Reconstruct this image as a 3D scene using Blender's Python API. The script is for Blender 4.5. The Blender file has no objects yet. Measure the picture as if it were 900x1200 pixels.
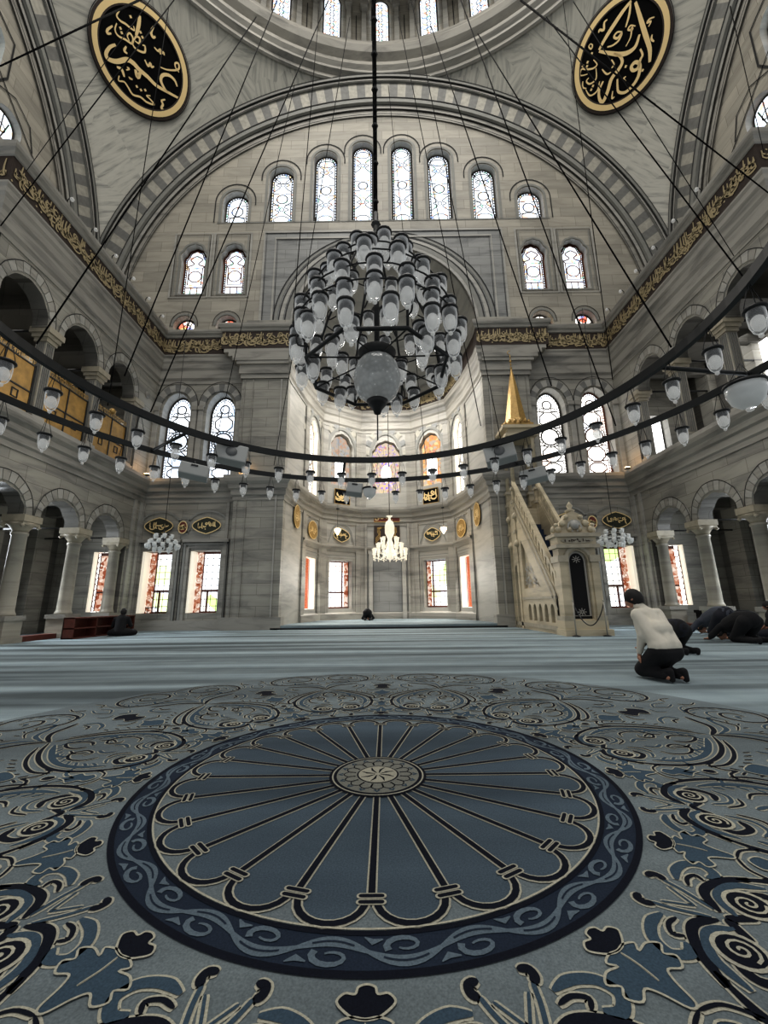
import bpy, bmesh, math, random
from math import sin, cos, pi, radians as RD, hypot, atan2, sqrt
from mathutils import Vector, Matrix
from mathutils.geometry import tessellate_polygon
random.seed(7)
SC = bpy.context.scene
COL = SC.collection
TAU = 2 * pi

# ------------------------------------------------------------------ materials
def srgb(r, g, b):
    f = lambda c: (c / 255 / 12.92) if c / 255 <= .04045 else ((c / 255 + .055) / 1.055) ** 2.4
    return (f(r), f(g), f(b), 1)

class NT:
    def __init__(s, name):
        s.m = bpy.data.materials.new(name); s.m.use_nodes = True
        s.t = s.m.node_tree; s.n = s.t.nodes; s.l = s.t.links
        s.b = s.n['Principled BSDF']; s.out = s.n['Material Output']
    def new(s, typ, **kw):
        n = s.n.new(typ)
        for k, v in kw.items():
            if k[0] == '_': setattr(n, k[1:], v)
            else: n.inputs[k.replace('__', ' ')].default_value = v
        return n
    def link(s, a, b): s.l.new(a, b)
    def ramp(s, fac, stops):
        r = s.n.new('ShaderNodeValToRGB'); e = r.color_ramp.elements
        while len(e) < len(stops): e.new(.5)
        for i, (p, c) in enumerate(stops): e[i].position = p; e[i].color = c
        s.link(fac, r.inputs[0]); return r.outputs[0]
    def mix(s, fac, a, b, mode='MIX'):
        m = s.n.new('ShaderNodeMix'); m.data_type = 'RGBA'; m.blend_type = mode
        if isinstance(fac, (int, float)): m.inputs[0].default_value = fac
        else: s.link(fac, m.inputs[0])
        for v, i in ((a, 6), (b, 7)):
            if isinstance(v, tuple): m.inputs[i].default_value = v
            else: s.link(v, m.inputs[i])
        return m.outputs[2]

def plain(name, col, rough=.6, metal=0, noise=0, nscale=8, alpha=1, emit=None, es=0, bump=0):
    k = NT(name); b = k.b
    b.inputs['Base Color'].default_value = col; b.inputs['Roughness'].default_value = rough
    b.inputs['Metallic'].default_value = metal; b.inputs['Alpha'].default_value = alpha
    if noise or bump:
        g = k.new('ShaderNodeNewGeometry'); nz = k.new('ShaderNodeTexNoise', Scale=nscale, Detail=4.0)
        k.link(g.outputs['Position'], nz.inputs['Vector'])
        if noise:
            dk = tuple(c * (1 - noise) for c in col[:3]) + (1,); lt = tuple(min(1, c * (1 + noise)) for c in col[:3]) + (1,)
            k.link(k.ramp(nz.outputs[0], [(.3, dk), (.7, lt)]), b.inputs['Base Color'])
        if bump:
            bp = k.new('ShaderNodeBump', Strength=bump); k.link(nz.outputs[0], bp.inputs['Height']); k.link(bp.outputs[0], b.inputs['Normal'])
    if emit: b.inputs['Emission Color'].default_value = emit; b.inputs['Emission Strength'].default_value = es
    return k.m

def marble(name, c1, c2, bw=1.15, rh=.42, vein=.5, dark=.82, rough=.5, blocks=True):
    k = NT(name); g = k.new('ShaderNodeNewGeometry'); sp = k.new('ShaderNodeSeparateXYZ'); k.link(g.outputs['Position'], sp.inputs[0])
    ad = k.new('ShaderNodeMath'); k.link(sp.outputs[0], ad.inputs[0]); k.link(sp.outputs[1], ad.inputs[1])
    cb = k.new('ShaderNodeCombineXYZ'); k.link(ad.outputs[0], cb.inputs[0]); k.link(sp.outputs[2], cb.inputs[1])
    # horizontally bedded marble: noise stretched along the wall
    mp = k.new('ShaderNodeMapping', Scale=(.45, 2.6, 1)); k.link(cb.outputs[0], mp.inputs[0])
    nz = k.new('ShaderNodeTexNoise', Scale=1.0, Detail=7.0, Roughness=.62, Distortion=.8); k.link(mp.outputs[0], nz.inputs[0])
    base = k.ramp(nz.outputs[0], [(.3, c2), (.52, c1), (.75, tuple(min(1, x * 1.16) for x in c1[:3]) + (1,))])
    n2 = k.new('ShaderNodeTexNoise', Scale=.35, Detail=3.0); k.link(g.outputs['Position'], n2.inputs[0])
    big = k.ramp(n2.outputs[0], [(.3, (dark, dark, dark, 1)), (.7, (1, 1, 1, 1))])
    c = k.mix(1.0, base, big, 'MULTIPLY')
    if blocks:
        br = k.new('ShaderNodeTexBrick', Scale=1.0, Mortar__Size=.008, Brick__Width=bw, Row__Height=rh)
        br.inputs['Color1'].default_value = (1, 1, 1, 1); br.inputs['Color2'].default_value = (.62, .63, .64, 1); br.inputs['Mortar'].default_value = (.4, .39, .37, 1)
        br.inputs['Bias'].default_value = -.35
        k.link(cb.outputs[0], br.inputs[0]); c = k.mix(.85, c, br.outputs[0], 'MULTIPLY')
    k.link(c, k.b.inputs['Base Color']); k.b.inputs['Roughness'].default_value = rough
    return k.m

def veined(name, c1, c2):
    """slabs of streaky marble laid at changing angles"""
    k = NT(name); g = k.new('ShaderNodeUVMap')
    vo = k.new('ShaderNodeTexVoronoi', Scale=.55, Randomness=.8); vo.voronoi_dimensions = '2D'; vo.distance = 'CHEBYCHEV'; k.link(g.outputs[0], vo.inputs['Vector'])
    sp = k.new('ShaderNodeSeparateColor'); k.link(vo.outputs['Color'], sp.inputs[0])
    mu = k.new('ShaderNodeMath', _operation='MULTIPLY'); mu.inputs[1].default_value = 6.3; k.link(sp.outputs[0], mu.inputs[0])
    vr = k.new('ShaderNodeVectorRotate'); vr.rotation_type = 'AXIS_ANGLE'; vr.inputs['Axis'].default_value = (0, 0, 1)
    k.link(g.outputs[0], vr.inputs['Vector']); k.link(mu.outputs[0], vr.inputs['Angle'])
    mp = k.new('ShaderNodeMapping', Scale=(.55, 5.5, 1)); k.link(vr.outputs[0], mp.inputs[0])
    nz = k.new('ShaderNodeTexNoise', Scale=1.1, Detail=5.0, Roughness=.62, Distortion=.35); k.link(mp.outputs[0], nz.inputs[0])
    k.link(k.ramp(nz.outputs[0], [(.32, c2), (.5, c1), (.7, tuple(min(1, x * 1.15) for x in c1[:3]) + (1,))]), k.b.inputs['Base Color'])
    k.b.inputs['Roughness'].default_value = .55
    return k.m

def uvpend(o, sx):
    me = o.data; uv = me.uv_layers.new(name='UVMap')
    for lp in me.loops:
        x, y, z = me.vertices[lp.vertex_index].co; uv.data[lp.index].uv = (sx * atan2(x, y - 2.25) * 15.0, z)

def glowglass(name, base, strength, tints, scale=3.0, amount=.35, grad=None):
    """daylit glass: bright, with patches of coloured panes"""
    k = NT(name); g = k.new('ShaderNodeNewGeometry')
    vo = k.new('ShaderNodeTexVoronoi', Scale=scale); k.link(g.outputs['Position'], vo.inputs['Vector'])
    sp = k.new('ShaderNodeSeparateColor'); k.link(vo.outputs['Color'], sp.inputs[0])
    n = len(tints); stops = []
    for i, t in enumerate(tints): stops.append((i / n, t))
    tr = k.ramp(sp.outputs[0], stops); tr.node.color_ramp.interpolation = 'CONSTANT'
    msk = k.ramp(sp.outputs[1], [(1 - amount - .01, (0, 0, 0, 1)), (1 - amount + .01, (1, 1, 1, 1))])
    c = k.mix(msk, base, tr)
    em = k.n.new('ShaderNodeEmission'); em.inputs[1].default_value = strength; k.link(c, em.inputs[0])
    k.link(em.outputs[0], k.out.inputs[0]); return k.m

M = {}
M['wall'] = marble('grey_beige_marble_blocks', srgb(168, 165, 155), srgb(126, 125, 120))
M['tymp'] = marble('warm_marble_blocks', srgb(174, 169, 157), srgb(154, 149, 138), bw=1.3, rh=.55, dark=.9)
M['smooth'] = marble('smooth_veined_marble', srgb(176, 174, 167), srgb(146, 145, 141), blocks=False, dark=.85)
M['cool'] = marble('cool_grey_marble', srgb(150, 151, 149), srgb(112, 114, 114), bw=1.0, rh=.5, dark=.85)
M['mould'] = marble('moulding_marble', srgb(162, 159, 151), srgb(116, 115, 110), blocks=False, dark=.85)
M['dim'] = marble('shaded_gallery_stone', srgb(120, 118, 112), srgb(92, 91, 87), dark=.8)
M['pend'] = veined('streaky_pendentive_marble', srgb(186, 184, 174), srgb(138, 138, 132))
M['vous_l'] = plain('pale_voussoir', srgb(166, 163, 153), .6, noise=.18, nscale=5)
M['vous_d'] = plain('grey_voussoir', srgb(118, 118, 115), .6, noise=.15, nscale=5)
M['arch_g'] = plain('grey_arch_moulding', srgb(136, 136, 131), .6, noise=.08, nscale=4)
M['line'] = plain('dark_joint_line', srgb(40, 40, 40), .8)
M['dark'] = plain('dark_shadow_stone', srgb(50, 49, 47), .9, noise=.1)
M['capstone'] = plain('honey_capital_stone', srgb(170, 162, 144), .5, noise=.12, nscale=6)
M['column'] = marble('column_marble', srgb(170, 165, 152), srgb(140, 137, 128), blocks=False, dark=.9, rough=.4)
M['gold'] = plain('gilding', srgb(178, 146, 88), .4, metal=.35, noise=.15, nscale=12)
M['goldlet'] = plain('gilded_letters', srgb(238, 212, 156), .5, metal=.1)
M['bandlet'] = plain('dull_gilded_letters', srgb(176, 160, 124), .5, metal=.1)
M['goldsheet'] = plain('gilt_screen_panel', srgb(168, 132, 66), .45, metal=.2, noise=.25, nscale=5)
M['brown'] = plain('dark_brown_band', srgb(52, 40, 32), .7, noise=.2)
M['black'] = plain('black_iron', srgb(22, 23, 24), .5)
M['iron'] = plain('ring_iron', srgb(30, 32, 32), .55)
M['tracery'] = plain('plaster_tracery', srgb(74, 70, 66), .8)
M['tracery_l'] = plain('pale_plaster_tracery', srgb(150, 142, 128), .8)
M['tracery_r'] = plain('red_brown_tracery', srgb(120, 74, 58), .8)
M['wood'] = plain('red_brown_wood', srgb(92, 44, 32), .55, noise=.2, nscale=10)
M['shutter'] = glowglass('pink_brown_fretwork_shutter', srgb(214, 178, 158), .8, [srgb(150, 84, 60), srgb(190, 130, 104), srgb(232, 214, 200)], 9, .75)
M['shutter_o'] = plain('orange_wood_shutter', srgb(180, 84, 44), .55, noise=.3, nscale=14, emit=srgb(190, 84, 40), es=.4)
M['shutline'] = plain('shutter_fretwork', srgb(214, 150, 110), .6)
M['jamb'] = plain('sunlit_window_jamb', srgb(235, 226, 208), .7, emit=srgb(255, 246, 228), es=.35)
W1 = (1, 1, 1, 1)
M['glass_up'] = glowglass('pale_stained_glass', (.84, .91, 1, 1), 1.25, [(1, .78, .5, 1), (.45, .6, 1, 1), (.9, .5, .4, 1), (.5, .85, .7, 1)], 7, .22)
M['glass_big'] = glowglass('white_blue_glass', (.78, .87, 1, 1), 1.5, [(.6, .75, .95, 1), (.9, .95, 1, 1)], 1.2, .4)
M['glass_warm'] = glowglass('white_warm_glass', (1, .97, .92, 1), 1.9, [(1, .8, .7, 1), (.9, .95, 1, 1)], 1.4, .25)
M['glass_gar'] = glowglass('garden_seen_through_glass', (.92, .97, 1, 1), 1.6, [(.55, .72, .28, 1), (.7, .8, .45, 1), (.85, .85, .8, 1)], 1.6, .45)
M['glass_purple'] = glowglass('purple_stained_glass', (.34, .24, .78, 1), .95, [(.8, .55, .35, 1), (.55, .4, .4, 1), (.7, .6, .65, 1)], 8, .62)
M['glass_beige'] = glowglass('beige_gold_violet_glass', (.62, .52, .42, 1), .9, [(.75, .6, .35, 1), (.45, .35, .6, 1), (.6, .3, .3, 1)], 9, .5)
M['glass_orange'] = glowglass('orange_stained_glass', (.85, .42, .18, 1), .9, [(.9, .65, .35, 1), (.8, .3, .2, 1), (.6, .5, .4, 1)], 6, .5)
M['glass_grey'] = glowglass('beige_fretted_glass', (.55, .47, .4, 1), .75, [(.6, .4, .3, 1), (.45, .45, .45, 1)], 6, .5)
M['glass_white'] = plain('bright_daylight_pane', W1, .5, emit=(1, 1, 1, 1), es=2.2)
M['glass_amber'] = glowglass('amber_red_glass', (1, .92, .85, 1), 1.3, [(.9, .2, .12, 1), (.95, .75, .25, 1), (.35, .4, .8, 1)], 4, .5)
def clearglass(name, lo, hi, col=(.9, .93, .95, 1), glow=.12, noise=0):
    k = NT(name); lw = k.new('ShaderNodeLayerWeight', Blend=.35); fac = k.ramp(lw.outputs['Facing'], [(.25, (lo, lo, lo, 1)), (.9, (hi, hi, hi, 1))])
    k.b.inputs['Base Color'].default_value = col; k.b.inputs['Roughness'].default_value = .08
    k.b.inputs['Emission Color'].default_value = (1, 1, .98, 1); k.b.inputs['Emission Strength'].default_value = glow  # faint glow put into the glass in place of highlights
    if noise:
        g = k.new('ShaderNodeNewGeometry'); vo = k.new('ShaderNodeTexVoronoi', Scale=noise); k.link(g.outputs['Position'], vo.inputs['Vector'])
        k.link(k.ramp(vo.outputs['Distance'], [(.08, (1, 1, 1, 1)), (.2, (.42, .45, .45, 1)), (.7, (.3, .32, .32, 1))]), k.b.inputs['Base Color'])
    k.link(fac, k.b.inputs['Alpha']); return k.m
M['lampglass'] = clearglass('clear_lamp_glass', .12, .85)
M['lampmilk'] = plain('cloudy_lamp_inner', srgb(206, 206, 200), .1, alpha=.55, emit=(1, 1, 1, 1), es=.12)
M['globe'] = clearglass('glint_painted_globe', .72, .95, glow=.05, noise=32)  # glints painted as white spots in the globe's colour
M['bowlglass'] = clearglass('frosted_bowl_glass', .8, .95, (.72, .75, .74, 1), .05)
M['blackm'] = plain('matt_black_panel', srgb(13, 13, 13), .95)
M['blackm'].node_tree.nodes['Principled BSDF'].inputs['Specular IOR Level'].default_value = .1
M['crystal'] = plain('cut_crystal', srgb(235, 228, 210), .1, alpha=.85, emit=(1, .93, .8, 1), es=.35)
M['warmbulb'] = plain('lit_bulb', (1, .8, .5, 1), .4, emit=(1, .72, .38, 1), es=5)
M['speaker'] = plain('grey_speaker_box', srgb(172, 174, 172), .5)
M['speakerg'] = plain('speaker_grille', srgb(120, 122, 122), .7)
M['white_shirt'] = plain('off_white_shirt', srgb(214, 208, 194), .8, noise=.05)
M['skin'] = plain('skin', srgb(176, 128, 104), .6)
M['blackcloth'] = plain('black_cloth', srgb(16, 16, 19), .9)
M['navycloth'] = plain('navy_cloth', srgb(24, 26, 36), .9)
M['greycloth'] = plain('slate_cloth', srgb(66, 70, 80), .9)
M['hair'] = plain('black_hair', srgb(18, 15, 14), .7)
M['minbar'] = marble('cream_pulpit_marble', srgb(196, 184, 158), srgb(156, 146, 124), blocks=False, dark=.9)
M['bluecarpet'] = plain('dark_blue_stair_carpet', srgb(34, 46, 70), .9)
M['curtain'] = plain('black_velvet_curtain', srgb(12, 12, 14), .9)
M['silver'] = plain('silver_embroidery', srgb(160, 156, 148), .5)
M['redpan'] = plain('dark_red_panel', srgb(104, 46, 36), .7, noise=.15)
M['greenpan'] = plain('dark_green_panel', srgb(44, 46, 34), .7, noise=.15)

# carpet: soft pile with broad bands of light and shade painted into the colour
def carpetmat(name, col, shade_band=.12):
    k = NT(name); g = k.new('ShaderNodeNewGeometry')
    n1 = k.new('ShaderNodeTexNoise', Scale=170.0, Detail=3.0); k.link(g.outputs['Position'], n1.inputs[0])
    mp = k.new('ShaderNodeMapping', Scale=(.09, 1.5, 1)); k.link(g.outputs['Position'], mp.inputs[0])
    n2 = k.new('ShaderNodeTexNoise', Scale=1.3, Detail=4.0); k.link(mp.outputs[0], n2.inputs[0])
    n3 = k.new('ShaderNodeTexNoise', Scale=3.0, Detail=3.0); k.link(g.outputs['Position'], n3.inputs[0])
    lo = tuple(c * (1 - shade_band * 2) for c in col[:3]) + (1,); hi = tuple(min(1, c * (1 + shade_band * 1.6)) for c in col[:3]) + (1,)
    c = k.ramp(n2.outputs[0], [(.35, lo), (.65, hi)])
    c = k.mix(.6, c, k.ramp(n1.outputs[0], [(.3, (.5, .5, .5, 1)), (.7, (1.12, 1.12, 1.12, 1))]), 'MULTIPLY')
    c = k.mix(.6, c, k.ramp(n3.outputs[0], [(.3, (.75, .76, .8, 1)), (.7, (1, 1, 1, 1))]), 'MULTIPLY')
    k.link(c, k.b.inputs['Base Color']); k.b.inputs['Roughness'].default_value = .95
    k.b.inputs['Specular IOR Level'].default_value = .1
    return k.m
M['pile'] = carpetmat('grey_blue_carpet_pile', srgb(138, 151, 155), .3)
M['c_ground'] = carpetmat('carpet_ground', srgb(122, 132, 135), .12)
M['c_petal'] = carpetmat('carpet_petal_blue', srgb(84, 98, 109), .14)
M['c_mid'] = carpetmat('carpet_leaf_blue', srgb(70, 88, 102), .05)
M['c_rose'] = carpetmat('carpet_rosette_beige', srgb(142, 143, 134), .05)
M['c_navy'] = carpetmat('carpet_navy', srgb(24, 28, 39), .05)
M['c_cream'] = carpetmat('carpet_cream_outline', srgb(186, 183, 166), .03)
M['c_band'] = carpetmat('carpet_band_blue', srgb(43, 53, 68), .08)
M['c_scroll'] = carpetmat('carpet_scroll_blue', srgb(104, 118, 128), .08)

# ------------------------------------------------------------------ mesh builder
class MB:
    def __init__(s): s.v = []; s.f = []; s.mi = []; s.sm = []; s.mats = []
    def mat(s, m):
        m = M[m] if isinstance(m, str) else m
        if m not in s.mats: s.mats.append(m)
        return s.mats.index(m)
    def add(s, vs, fs, m, smooth=False, X=None):
        o = len(s.v); i = s.mat(m)
        s.v += [tuple(X @ Vector(v)) if X is not None else tuple(v) for v in vs]
        for f in fs: s.f.append([a + o for a in f]); s.mi.append(i); s.sm.append(smooth)
        return s
    def box(s, a, b, m, X=None):
        x0, y0, z0 = a; x1, y1, z1 = b
        vs = [(x0, y0, z0), (x1, y0, z0), (x1, y1, z0), (x0, y1, z0), (x0, y0, z1), (x1, y0, z1), (x1, y1, z1), (x0, y1, z1)]
        return s.add(vs, [(0, 3, 2, 1), (4, 5, 6, 7), (0, 1, 5, 4), (1, 2, 6, 5), (2, 3, 7, 6), (3, 0, 4, 7)], m, X=X)
    def lathe(s, prof, m, c=(0, 0, 0), n=20, X=None, smooth=True):
        vs = []; fs = []
        for r, z in prof:
            for k in range(n): a = TAU * k / n; vs.append((c[0] + r * cos(a), c[1] + r * sin(a), c[2] + z))
        for j in range(len(prof) - 1):
            for k in range(n): fs.append((j * n + k, j * n + (k + 1) % n, (j + 1) * n + (k + 1) % n, (j + 1) * n + k))
        if prof[0][0] > 1e-4: fs.append(tuple(range(n - 1, -1, -1)))
        if prof[-1][0] > 1e-4: fs.append(tuple((len(prof) - 1) * n + k for k in range(n)))
        return s.add(vs, fs, m, smooth, X)
    def tube(s, pts, r, m, n=6, closed=False, smooth=True, X=None):
        P = [Vector(p) for p in pts]; L = len(P); vs = []; fs = []
        rr = r if isinstance(r, (list, tuple)) else [r] * L
        prev = None
        for i in range(L):
            a = P[(i - 1) % L] if (closed or i > 0) else P[i]; b = P[(i + 1) % L] if (closed or i < L - 1) else P[i]
            t = (b - a).normalized() if (b - a).length > 1e-9 else Vector((0, 0, 1))
            if prev is None:
                u = Vector((0, 0, 1)).cross(t)
                if u.length < .05: u = Vector((1, 0, 0)).cross(t)
            else: u = prev - t * prev.dot(t)
            u.normalize(); prev = u; w = t.cross(u)
            for k in range(n): an = TAU * k / n; vs.append(P[i] + (u * cos(an) + w * sin(an)) * rr[i])
        rng = L if closed else L - 1
        for i in range(rng):
            for k in range(n): fs.append((i * n + k, i * n + (k + 1) % n, ((i + 1) % L) * n + (k + 1) % n, ((i + 1) % L) * n + k))
        if not closed: fs.append(tuple(range(n - 1, -1, -1))); fs.append(tuple((L - 1) * n + k for k in range(n)))
        return s.add(vs, fs, m, smooth, X)
    def poly(s, outer, holes, fr, m, depth=0, jm=None, off=0, back=False):
        """flat panel with openings; fr(u,v,w)->xyz (w into the wall); jambs run DEPTH deep"""
        loops = [outer] + list(holes); flat = [p for l in loops for p in l]
        tri = tessellate_polygon([[Vector((p[0], p[1], 0)) for p in l] for l in loops])
        s.add([fr(p[0], p[1], off) for p in flat], [tuple(t) for t in tri], m)
        if back: s.add([fr(p[0], p[1], off + depth) for p in flat], [tuple(t) for t in tri], m)
        if depth:
            for l in loops:
                n = len(l); vs = [fr(p[0], p[1], off) for p in l] + [fr(p[0], p[1], off + depth) for p in l]
                s.add(vs, [(k, (k + 1) % n, n + (k + 1) % n, n + k) for k in range(n)], jm or m)
        return s
    def ribbon(s, pts, w, fr, m, off=0, closed=False):
        """flat stroke in plane fr with width w (number or per-point list)"""
        n = len(pts)
        if n < 2: return s
        ww = w if isinstance(w, (list, tuple)) else [w] * n; vs = []; fs = []
        for i in range(n):
            a = pts[(i - 1) % n] if (closed or i) else pts[i]; b = pts[(i + 1) % n] if (closed or i < n - 1) else pts[i]
            dx, dy = b[0] - a[0], b[1] - a[1]; d = hypot(dx, dy) or 1; nx, ny = -dy / d, dx / d; h = ww[i] / 2
            vs.append(fr(pts[i][0] + nx * h, pts[i][1] + ny * h, off)); vs.append(fr(pts[i][0] - nx * h, pts[i][1] - ny * h, off))
        for i in range(n if closed else n - 1): j = (i + 1) % n; fs.append((2 * i, 2 * i + 1, 2 * j + 1, 2 * j))
        return s.add(vs, fs, m)
    def disc(s, c, r, fr, m, off=0, n=16, r2=0):
        if r2:
            vs = [fr(c[0] + q * cos(TAU * k / n), c[1] + q * sin(TAU * k / n), off) for q in (r, r2) for k in range(n)]
            return s.add(vs, [(k, (k + 1) % n, n + (k + 1) % n, n + k) for k in range(n)], m)
        rx, ry = r if isinstance(r, tuple) else (r, r)
        return s.add([fr(c[0] + rx * cos(TAU * k / n), c[1] + ry * sin(TAU * k / n), off) for k in range(n)], [tuple(range(n))], m)
    def build(s, name, parent=None, **props):
        me = bpy.data.meshes.new(name); me.from_pydata(s.v, [], s.f)
        for m in s.mats: me.materials.append(m)
        me.polygons.foreach_set('material_index', s.mi); me.polygons.foreach_set('use_smooth', s.sm)
        bm = bmesh.new(); bm.from_mesh(me); bmesh.ops.recalc_face_normals(bm, faces=bm.faces); bm.to_mesh(me); bm.free()
        me.update()
        o = bpy.data.objects.new(name, me); COL.objects.link(o)
        if parent: o.parent = parent
        for k, v in props.items(): o[k] = v
        return o

def tag(o, label=None, cat=None, group=None, kind=None):
    for k, v in (('label', label), ('category', cat), ('group', group), ('kind', kind)):
        if v: o[k] = v
    return o
def thing(name, label, cat, loc=(0, 0, 0), rz=0, group=None, kind=None):
    o = bpy.data.objects.new(name, None); COL.objects.link(o); o.location = loc; o.rotation_euler = (0, 0, rz); o.empty_display_size = .2
    return tag(o, label, cat, group, kind)
def copy_tree(o, parent=None):
    c = o.copy(); COL.objects.link(c)
    if parent is not None: c.parent = parent
    for ch in list(o.children): copy_tree(ch, c)
    return c
def struct(mb, name, label, cat): return tag(mb.build(name), label, cat, kind='structure')

def spline(P, k=6, closed=False):
    out = []; n = len(P)
    if n < 3 and not closed: return list(P)
    for i in range(n if closed else n - 1):
        p0 = P[(i - 1) % n] if closed or i else P[0]; p1 = P[i]; p2 = P[(i + 1) % n]; p3 = P[(i + 2) % n] if closed or i + 2 < n else P[-1]
        for j in range(k):
            t = j / k
            out.append(tuple(.5 * (2 * b + (c - a) * t + (2 * a - 5 * b + 4 * c - d) * t * t + (3 * b - a - 3 * c + d) * t ** 3) for a, b, c, d in zip(p0, p1, p2, p3)))
    if not closed: out.append(tuple(P[-1]))
    return out

def frXZ(y, sgn=1): return lambda u, v, w: (u, y + sgn * w, v)        # wall facing -Y, w into +Y
def frYZ(x, sgn): return lambda u, v, w: (x + sgn * w, u, v)          # wall in a plane of constant X
def frP(o, e1, e2, n):                                               # general plane, w along -n (into wall)
    o, e1, e2, n = map(Vector, (o, e1, e2, n)); return lambda u, v, w: tuple(o + e1 * u + e2 * v - n * w)

def rect(x0, x1, z0, z1): return [(x0, z0), (x1, z0), (x1, z1), (x0, z1)]
def archpts(cx, hw, zs, h, n=14, foils=0, bulge=.05, pointed=0):
    """points of an arch from right spring to left spring"""
    def base(t):
        a = pi * t; x = hw * cos(a); y = h * sin(a)
        if pointed: y = h * (sin(a) ** .9) * (1 - .0) ; x = hw * (abs(cos(a)) ** (1 + pointed)) * (1 if cos(a) > 0 else -1)
        return cx + x, zs + y
    if not foils: return [base(i / n) for i in range(n + 1)]
    out = []
    K = 6
    for f in range(foils):
        a, b = base(f / foils), base((f + 1) / foils); mx, my = (a[0] + b[0]) / 2, (a[1] + b[1]) / 2
        L = hypot(b[0] - a[0], b[1] - a[1]); dx, dy = mx - cx, my - zs + .2 * h; d = hypot(dx, dy) or 1; dx /= d; dy /= d
        for k in range(K):
            t = k / K; q = sin(pi * t) * bulge * L; out.append((a[0] + (b[0] - a[0]) * t + dx * q, a[1] + (b[1] - a[1]) * t + dy * q))
    out.append(base(1)); return out
def archloop(cx, hw, z0, zs, h, **k): return [(cx - hw, z0), (cx + hw, z0)] + archpts(cx, hw, zs, h, **k)

def sweep(mb, path, prof, m, closed=False):
    """PATH: plan polyline, room on its right; PROF: (out from wall, z)"""
    n = len(path); P = [Vector((p[0], p[1])) for p in path]; offs = []
    for i in range(n):
        d1 = (P[i] - P[i - 1]).normalized() if i > 0 or closed else None; d2 = (P[(i + 1) % n] - P[i]).normalized() if i < n - 1 or closed else None
        d1 = d1 or d2; d2 = d2 or d1; n1 = Vector((d1.y, -d1.x)); n2 = Vector((d2.y, -d2.x)); b = n1 + n2
        if b.length < 1e-6: b = n1
        b.normalize(); c = max(.35, b.dot(n1)); offs.append(b / c)
    L = len(prof); vs = [(P[i].x + offs[i].x * o, P[i].y + offs[i].y * o, z) for i in range(n) for o, z in prof]
    fs = [(i * L + j, ((i + 1) % n) * L + j, ((i + 1) % n) * L + j + 1, i * L + j + 1) for i in range(n if closed else n - 1) for j in range(L - 1)]
    mb.add(vs, fs, m); return offs
# ------------------------------------------------------------------ dimensions (metres)
D = 15.6; W = 9.72; A = 13.35; DC = (0, 2.25); ZC = 14.05; YS = 8.24
V = [(-4.05, 15.6), (-3.8, 17.6), (-3.3, 19.7), (-1.4, 21.0), (1.4, 21.0), (3.3, 19.7), (3.8, 17.6), (4.05, 15.6)]   # apse plan

# ------------------------------------------------------------------ floor
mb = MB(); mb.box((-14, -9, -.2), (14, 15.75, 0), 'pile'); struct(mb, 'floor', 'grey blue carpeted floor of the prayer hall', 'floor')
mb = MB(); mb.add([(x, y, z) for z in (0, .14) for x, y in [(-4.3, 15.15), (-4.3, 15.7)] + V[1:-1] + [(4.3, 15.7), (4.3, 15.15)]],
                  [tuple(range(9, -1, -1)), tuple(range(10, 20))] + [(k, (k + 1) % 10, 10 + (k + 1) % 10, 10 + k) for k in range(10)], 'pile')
mb.box((-4.3, 15.13, 0), (4.3, 15.16, .06), 'black')
struct(mb, 'floor_apse', 'raised carpeted step of the mihrab niche', 'floor')

# ------------------------------------------------------------------ carpet pattern
CX, CY = -.12, 2.34
frF = lambda u, v, w: (CX + u, CY + v, -w)
cp = MB()
Z0, Z1, Z2, Z3 = -.004, -.0055, -.007, -.0085
cp.disc((0, 0), 3.2, frF, 'c_ground', Z0, 96)
ring = lambda r: [(r * cos(TAU * k / 144), r * sin(TAU * k / 144)) for k in range(144)]
def cring(r, w, m, z): cp.ribbon(ring(r), w, frF, m, z, closed=True)
cring(1.09, .125, 'c_band', Z1)
for k in range(36):      # leafy scroll of the border
    a0 = TAU * k / 36; s = 1 if k % 2 else -1; dz = -.0002 * (k % 2)
    f = lambda t, q: ((1.09 + q) * cos(a0 + t * TAU / 36), (1.09 + q) * sin(a0 + t * TAU / 36))
    cp.ribbon([f(i / 10, .030 * s * sin(pi * i / 10)) for i in range(11)], [.012 + .022 * sin(pi * i / 10) for i in range(11)], frF, 'c_scroll', Z2 + dz)
    P = [f(.5 + (.27 - .012 * i) * cos(.5 * i + 2.6), -s * .018 + s * (.030 - .0016 * i) * sin(.5 * i + 2.6)) for i in range(13)]
    cp.ribbon(P, [.02 - .0012 * i for i in range(13)], frF, 'c_scroll', Z2 - .0005 + dz)
    cp.ribbon([f(.93, s * .046), f(1.05, s * .03), f(1.2, s * .038)], [.003, .02, .004], frF, 'c_scroll', Z2 - .0008 + dz)
    cp.ribbon([f(i / 10, .030 * s * sin(pi * i / 10)) for i in range(2, 9)], .005, frF, 'c_band', Z3 + dz)
cring(1.155, .022, 'c_navy', Z2); cring(1.030, .016, 'c_navy', Z2); cring(1.017, .007, 'c_cream', Z3)
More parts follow.
